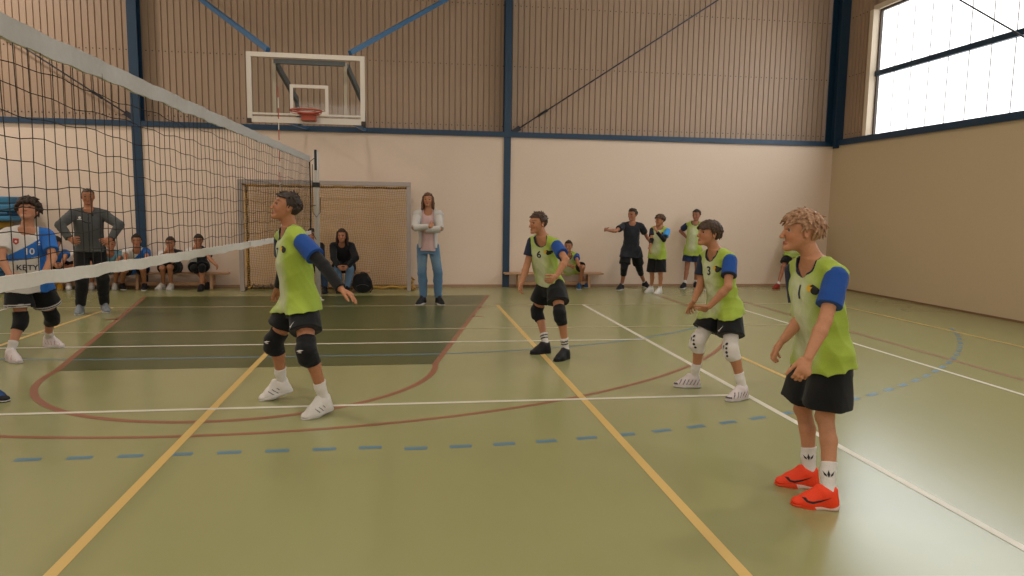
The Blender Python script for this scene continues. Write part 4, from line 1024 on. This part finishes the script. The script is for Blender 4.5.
PEOPLE = [
 dict(label='boy in lime vest number 1 and bright orange shoes nearest at the right', H=1.56, Y=-10.06, h=.0040, yaw=183, cyaw=188, pel=(824, 353), neck=(814, 259, -.02), head=(802, 231, -.01), face=(163, 4, 0), hh=.152,
      knee=((825, 417), (803, 409)), feet=((815, 507, 157), (797, 486, 157)), arm=(((825, 321, -1), (808, 358, -1), (797, 386, -1)), ((803, 318, -1), (784, 339, -1), (767, 361, 1))),
      palm=((.35, .8, 0), (.5, -.6, -.5)), curl=((36, .4), (28, 1.4)), hair=('tousled', 'ae8767', '7f5e48'), seed=3, brow=.45, skin='b57f5f', iris='4d5a62', wear=wear1, roll=0),
 dict(label='tall boy in lime vest with black arm sleeves stepping beside the net', H=1.75, Y=-7.95, h=.0046, yaw=205, cyaw=211, pel=(300, 302), shrug=(-.014, 0), neck=(290, 228, .02), head=(286.5, 207, .0), face=(196, 18, 0), hh=.138,
      knee=((307, 351), (274, 342)), feet=((318, 416, 222, 6), (277, 399, 190, 14)), arm=(((324, 266, -1), (341, 289, -1), (360, 301, -1)), ((284, 263, 1), (279, 287, 1), (277, 299, 1))),
      palm=((.2, -.3, -1), None), curl=((14, 1.6), (25, 1)), hair=('short', '2a201b', '352822'), seed=5, skin='a87353', wear=wear_net),
 dict(label='boy in lime vest number 6 with black knee pads in the middle of the court', H=1.6, Y=-6.08, h=.0050, yaw=208, cyaw=214, pel=(551, 284), neck=(543.5, 236.5, -.2), head=(538, 223, -.2), face=(203, 1, 0), hh=.148,
      knee=((560, 313.5), (537, 311)), feet=((562, 360, 222), (540.5, 353.5, 192)), arm=(((566, 260, -1), (556, 277, -1), (546, 283, -1)), ((526.5, 267, -1), (521.5, 284, -1), (518.5, 295, -1))),
      curl=((34, .7), (22, 1.2)), hair=('short', '4a3527', '3a2a20'), seed=8, skin='ad7858', wear=wear6),
 dict(label='boy in lime vest number 3 with long white knee sleeves near the white line', H=1.55, Y=-7.78, h=.0048, yaw=188, cyaw=196, pel=(725, 307), neck=(716, 250, -.03), head=(709, 233.5, -.02), face=(186, 10, 0), hh=.152,
      knee=((731, 349), (698, 341)), feet=((737, 400, 200), (687, 387, 166)), arm=(((728, 287, -1), (709, 307, -1), (696, 313, 1)), ((700, 288, -1), (694, 301, -1), (688, 312, 1))),
      curl=((26, .8), (26, 1.2)), hair=('bowl', '3a2a20', '4a382a'), seed=9, skin='ad7858', wear=wear3),
 dict(label='curly-haired boy in white and blue jersey number 10 behind the net', H=1.66, Y=-5.75, h=.0055, yaw=300, cyaw=294, pel=(28, 281), neck=(27, 228, -.05), head=(28, 211, -.04), face=(280, 30, 0), hh=.15,
      knee=((52, 317), (21, 321)), feet=((54, 347, 340, 0), (14, 362, 318)), arm=(((53, 258, -1), (43, 275, -1), (34, 282, -1)), ((1, 258, -1), (10, 276, -1), (20, 283, -1))),
      hair=('curly', '2b1f1a', '3a2a22'), seed=12, skin='b27d60', wear=wear10),
 dict(label='man in dark grey jacket standing behind the net with hands on hips', H=1.80, Y=-2.65, h=.0074, yaw=290, pel=(90, 249), neck=(88.5, 209.5, .0), head=(88, 196.5, 0), face=(290, -2, 0), hh=.132, fat=1.05,
      knee=((103, 280), (82, 281)), feet=((106, 312, 305), (79.5, 314, 280)), arm=(((119.5, 225, -1), (110.5, 239.5, -1), (102, 243, -1)), ((60, 225, -1), (70, 239.5, -1), (78, 243, -1))),
      palm=((0, 1, 0), (0, 1, 0)), hair=('crop', '4a3a30', '55443a'), seed=2, skin='a06a4c', wear=wear_coach, sw=.112),
 dict(label='woman in pale cardigan and blue jeans standing with crossed arms', H=1.80, Y=-1.95, h=.0074, yaw=268, pel=(428, 247), neck=(428, 210.5, .0), head=(428, 200, -.02), face=(262, 8, 0), hh=.13, fat=.88, sw=.095, limb=.9,
      knee=((438, 273), (422, 273)), feet=((440, 304.5, 290), (421, 304.5, 238)), arm=(((440, 229, -1), (424, 230, -1), (418, 227, 1)), ((414.5, 228, -1), (430, 226.5, -1), (436, 224, 1))),
      palm=((0, 1, 0), (0, 1, 0)), hair=('long', '6b4a36', '543826'), seed=4, hairlen=.8, skin='ad7858', lip='9a5048', wear=wear_woman),
]
SY = .47
def seated(label, x, head, lab_face, kn, ft, arm, hair_, skin='a87355', H=1.58, pely=267.5, wear=None, yaw=288, neckdx=0, neckdy=11., Y=SY, **k):
    d = dict(label=label, H=H, Y=Y, h=.0076, yaw=yaw, pel=(x, pely), neck=(head[0]+neckdx, head[1]+neckdy*.72, -.26), head=(head[0], head[1], -.33), face=lab_face, hh=.15, knee=kn, feet=ft, arm=arm, hair=hair_, skin=skin, wear=wear, group='players and spectators seated along the back wall')
    d.update(k); PEOPLE.append(d)
DI = lambda u, v, w_: (w_ < -.06+u*1.2)
seated('seated boy in blue and white jersey with yellow shoes left of the man in grey', 57, (55.5, 242.5), (290, -6, 0), ((67, 267), (49, 268)), ((60, 289.5, 300), (51, 290, 290)),
       (((65, 257, -1), (62, 265, -1), (58, 267, -1)), ((48, 258, -1), (54, 265, -1), (59, 267, -1))), ('bowl', '2a201b'), wear=wear_seat((WHT, BLUEJ), DI, shoes=YS))
seated('seated boy mostly hidden behind the standing man with white shoes showing', 84, (85, 243), (290, 0, 0), ((93, 268), (71, 267)), ((92, 289, 290), (69, 289.5, 290)),
       (((93, 258, -1), (90, 266, -1), (86, 268, -1)), ((76, 258, -1), (75, 266, -1), (72, 268, -1))), ('short', '2a201b'), wear=wear_seat((WHT, BLUEJ), DI, shoes=WS))
seated('seated boy in pale blue shirt peeking out right of the man in grey', 112, (110.5, 244), (290, 0, 0), ((117, 269), (106, 269)), ((115, 289.5, 285), (104, 289.5, 285)),
       (((119, 259, -1), (116, 266, -1), (112, 268, -1)), ((104, 259, -1), (106, 266, -1), (109, 268, -1))), ('short', '2a201b'), wear=wear_seat(('6fa0b8',), None, shoes=WS))
seated('seated boy in white and blue jersey in front of the left blue column', 136.5, (136.5, 240.5), (285, 0, 0), ((143, 270), (124, 271)), ((144.5, 290, 285), (123, 289.5, 300)),
       (((147, 257, -1), (144, 266, -1), (140, 269, -1)), ((126, 257, -1), (127, 266, -1), (130, 270, -1))), ('short', '241c18'), wear=wear_seat((WHT, BLUEJ), DI, shoes=KW), H=1.62)
seated('seated boy in dark shirt with white shoes resting his chin on a hand', 172, (170.5, 243), (275, -4, 0), ((169.5, 267), (162, 268)), ((170, 290, 265), (160.5, 289.5, 240)),
       (((178, 259, -1), (172, 262, -1), (170, 257, -1)), ((163, 258, -1), (166, 251, -1), (168, 247, -1))), ('short', '3a2a22'), wear=wear_seat((WHT, '2c3038'), lambda u, v, w_: (u > .0), shoes=WS))
seated('seated boy with black knee pads and dark vest at the right bench end', 199, (198.5, 240.5), (272, -6, 0), ((202, 267.5), (194, 268)), ((201, 291, 272), (207, 289, 275)),
       (((209, 258, -1), (216, 265, -1), (219, 269, -1)), ((191, 256, -1), (194, 248, -1), (196, 244, -1))), ('short', '2b201b'), pely=265.5, yaw=282, wear=wear_seat((WHT, '2c3038'), lambda u, v, w_: (u > -.02), shoes=KS, pads=BLK))
seated('seated boy in green vest and blue shoes on the right wall bench', 571, (568.5, 246), (245, 0, 0), ((583, 267), (578, 268)), ((579, 289, 255), (586, 287.5, 280)),
       (((577, 261, -1), (580, 267, -1), (584, 268, -1)), ((564, 261, -1), (570, 266, -1), (575, 268, -1))), ('short', '2d221d'), yaw=262, wear=wear_seat(None, shoes=BS, vestc=(TEEB, NAVY)), H=1.5, Y=.36)
def wear_girl(F, h):
    jacket(F, h, '131316', 'sweater', -.05, .016); pants(F, h, '58738f', (.058, .044, .038), 'jeans', 1.95, shade=jeanshade); feet(F, h, KS)
seated('seated girl in black sweater and jeans with long dark hair inside the goal', 344, (342, 235.5), (262, 0, 0), ((350, 270), (337, 270)), ((347, 293, 270), (339, 293, 265)),
       (((356, 258, -1), (347, 267, -1), (343, 270, -1)), ((333.5, 258, -1), (339, 267, -1), (343, 270, -1))), ('long', '2a1a17', '38221c'), wear=wear_girl, Y=.12, pely=265.5, H=1.66, yaw=270, hairlen=.8, neckdy=10., sw=.1)
def wear_spec(F, h):
    jacket(F, h, '17181d', 'sweater', -.05, .014); pants(F, h, '26364d', (.056, .043, .036), 'jeans', 1.95); feet(F, h, KS)
seated('seated person in dark top behind the boy at the net post', 313, (311.5, 235), (268, 0, 0), ((324, 270), (308, 270)), ((325, 293.5, 280), (309, 293.5, 268)),
       (((322, 258, -1), (321, 267, -1), (318, 270, -1)), ((301, 258, -1), (305, 267, -1), (309, 270, -1))), ('short', '2e221d'), wear=wear_spec, Y=.12, pely=265.5, H=1.62, yaw=272)
def wear_dark(F, h):
    jersey(F, h, ('24262e',), -.075, 81, .62, name='tshirt', sleeves=('24262e', '24262e')); shorts(F, h, BLK, .72, r1=.07)
    for i in (0, 1): leg_tube(F, i, 'legging', .5, 1.38, [(.5, .055), (1., .042), (1.38, .036)], BLK, h)
    legs(F, h, None, None, 'cfc8c2', .86); feet(F, h, KW)
PEOPLE += [
 dict(label='boy in dark t-shirt and black leggings with one arm stretched out sideways', H=1.66, Y=-.02, h=.0076, yaw=250, pel=(631, 250.5), neck=(632.5, 222.5, 0), head=(632.5, 214.5, -.01), face=(215, 0, 0), hh=.15,
      knee=((639.5, 269), (624, 269)), feet=((646, 288, 285, 4), (620, 290, 225)), arm=(((646.5, 236, 1), (651, 243, -1), (650, 250, -1)), ((615.5, 231, -1), (607, 230, -1), (602.5, 229, -1))), curl=((25, 1), (95, .2)),
      hair=('short', '33261f'), seed=2, skin='a57054', wear=wear_dark),
 dict(label='small boy in lime vest holding a black-sleeved hand to his mouth', H=1.46, Y=-.6, h=.0076, yaw=228, pel=(657.5, 252.5), neck=(660.5, 226.5, 0), head=(660, 220, -.02), face=(195, 0, 0), hh=.155,
      knee=((660.5, 273), (652, 273)), feet=((658, 294, 215), (649, 292.5, 205)), arm=(((664, 240, -1), (657, 232, -1), (654.5, 226, -1)), ((651.5, 240, -1), (650, 248, -1), (649.5, 255, -1))),
      hair=('tousled', '5a4030', '4a3426'), seed=6, skin='ad7858', wear=lambda F, h: kit(F, h, None, shf=.95, r1=.078, ls='3f8fd0', arm=((.62, 1.98), (.9, 1.5)), shoes=WS, sockf=.8)),
 dict(label='boy in pale lime vest and navy shorts standing with hands on hips', H=1.55, Y=.30, h=.0076, yaw=238, pel=(693, 249), neck=(695.5, 222, 0), head=(696.5, 215, -.01), face=(225, 0, 0), hh=.15,
      knee=((697, 268), (687, 268)), feet=((695.5, 288, 250), (683, 288.5, 225)), arm=(((704, 233, 1), (700, 240, -1), (696, 243, -1)), ((680.5, 231, 1), (687, 238, -1), (691, 240, -1))),
      hair=('short', '2e231e'), seed=7, skin='a06c54', wear=lambda F, h: kit(F, h, None, shf=.66, sc='1c2c50', ls='203055', rs='203055', shoes=KW, sockf=.75)),
 dict(label='boy with red shoes and black shorts mostly hidden behind the nearest boy', H=1.42, Y=.25, h=.0076, yaw=225, pel=(794, 252), neck=(800, 229, 0), head=(803, 223, 0), face=(215, 0, 0), hh=.15,
      knee=((801, 268), (783, 267)), feet=((804, 288, 230), (776, 289, 205)), arm=(((808, 239, 1), (809, 247, -1), (807, 253, -1)), ((797, 240, -1), (800, 246, -1), (803, 250, -1))),
      hair=('short', '2e231e'), seed=7, skin='a06c54', wear=lambda F, h: kit(F, h, None, shf=.75, shoes=dict(c='8f2a22', s=('6d221c',)), sockf=.82)),
 dict(label='player in blue jersey and dark blue shoes cut off by the left picture edge', H=1.6, Y=-7.35, h=.008, yaw=330, cyaw=320, pel=(-44, 298), neck=(-37, 242, -.1), head=(-32, 222, -.1), face=(330, 10, 0), hh=.15,
      knee=((-19, 346), (-50, 345)), feet=((-5, 401, 345), (-62, 408, 320)), arm=(((-14, 270, -1), (-22, 296, -1), (-18, 308, -1)), ((-56, 275, -1), (-48, 297, -1), (-38, 305, -1))),
      hair=('short', '2e231e'), seed=3, skin='a87355', wear=lambda F, h: (jersey(F, h, (BLUEJ,), -.08, 5, .66), shorts(F, h, BLK, .7), legs(F, h, BLK, (.76, 1.28), 'cfc8c2', .8), feet(F, h, dict(c='1d3e6e', s=('cac4be', '17171b'), acc=[(lambda x, y, z: z < .2, '17171b')])))),
]
import time as _t
for s_ in PEOPLE:
    t0_ = _t.time()
    F_ = person(s_)
    print('P', s_['label'][:45], 'thigh/shank', F_.dbg, 'T/H %.3f' % (F_.T/F_.H), 'arms', [round(float(np.linalg.norm(F_.el[i]-F_.sh[i])/(.175*F_.H)), 2) for i in (0, 1)], 'pelz %.2f' % (F_.pel[2]/F_.H), '%.1fs' % (_t.time()-t0_))

# backpack beside the seated girl
bgx = hit((362, 293), 2, 0)
bag = empty('backpack', (bgx[0], bgx[1]+.1, 0), 'black backpack slumped on the floor beside the seated girl', 'backpack')
B = Sdf(); o_ = np.array([bgx[0], bgx[1]+.1, 0])
B.add(ell(o_+[0, 0, .17], np.eye(3), [.185, .14, .185]), .03).add(ell(o_+[.03, -.07, .11], np.eye(3), [.15, .09, .11]), .02).add(cone(o_+[-.08, 0, .27], o_+[.06, .02, .31], .075, .06), .04)
B.cut(cone(o_+[0, 0, -.3], o_+[0.01, 0, -.3], .3, .3), .01)
V, Fc = B.mesh(.009, wrinkle(3, .008, 40)); npmesh('body', V, Fc, CLOTH, bag, np.tile(s2l('121215'), (len(V), 1)))
mb = MB(); mb.tube([o_+np.array(p) for p in ((-.03, -.02, .33), (-.02, -.03, .385), (.04, -.02, .385), (.05, -.01, .33))], .011, 7); mb.build('handle', mat('bag_strap', '18181b', .7), bag, True)
mb = MB(); mb.tube([o_+np.array(p) for p in ((.09, -.06, .30), (.17, -.1, .22), (.2, -.12, .08), (.15, -.14, .02))], .014, 6); mb.build('strap', mat('bag_strap', '18181b', .7), bag, True)
mb = MB(); mb.tube([o_+np.array(p) for p in ((-.1, -.14, .13), (-.03, -.165, .165), (.06, -.165, .165), (.13, -.14, .13))], .004, 5); mb.build('zip', mat('zip_grey', '5a5a5e', .4, .4), bag, True)
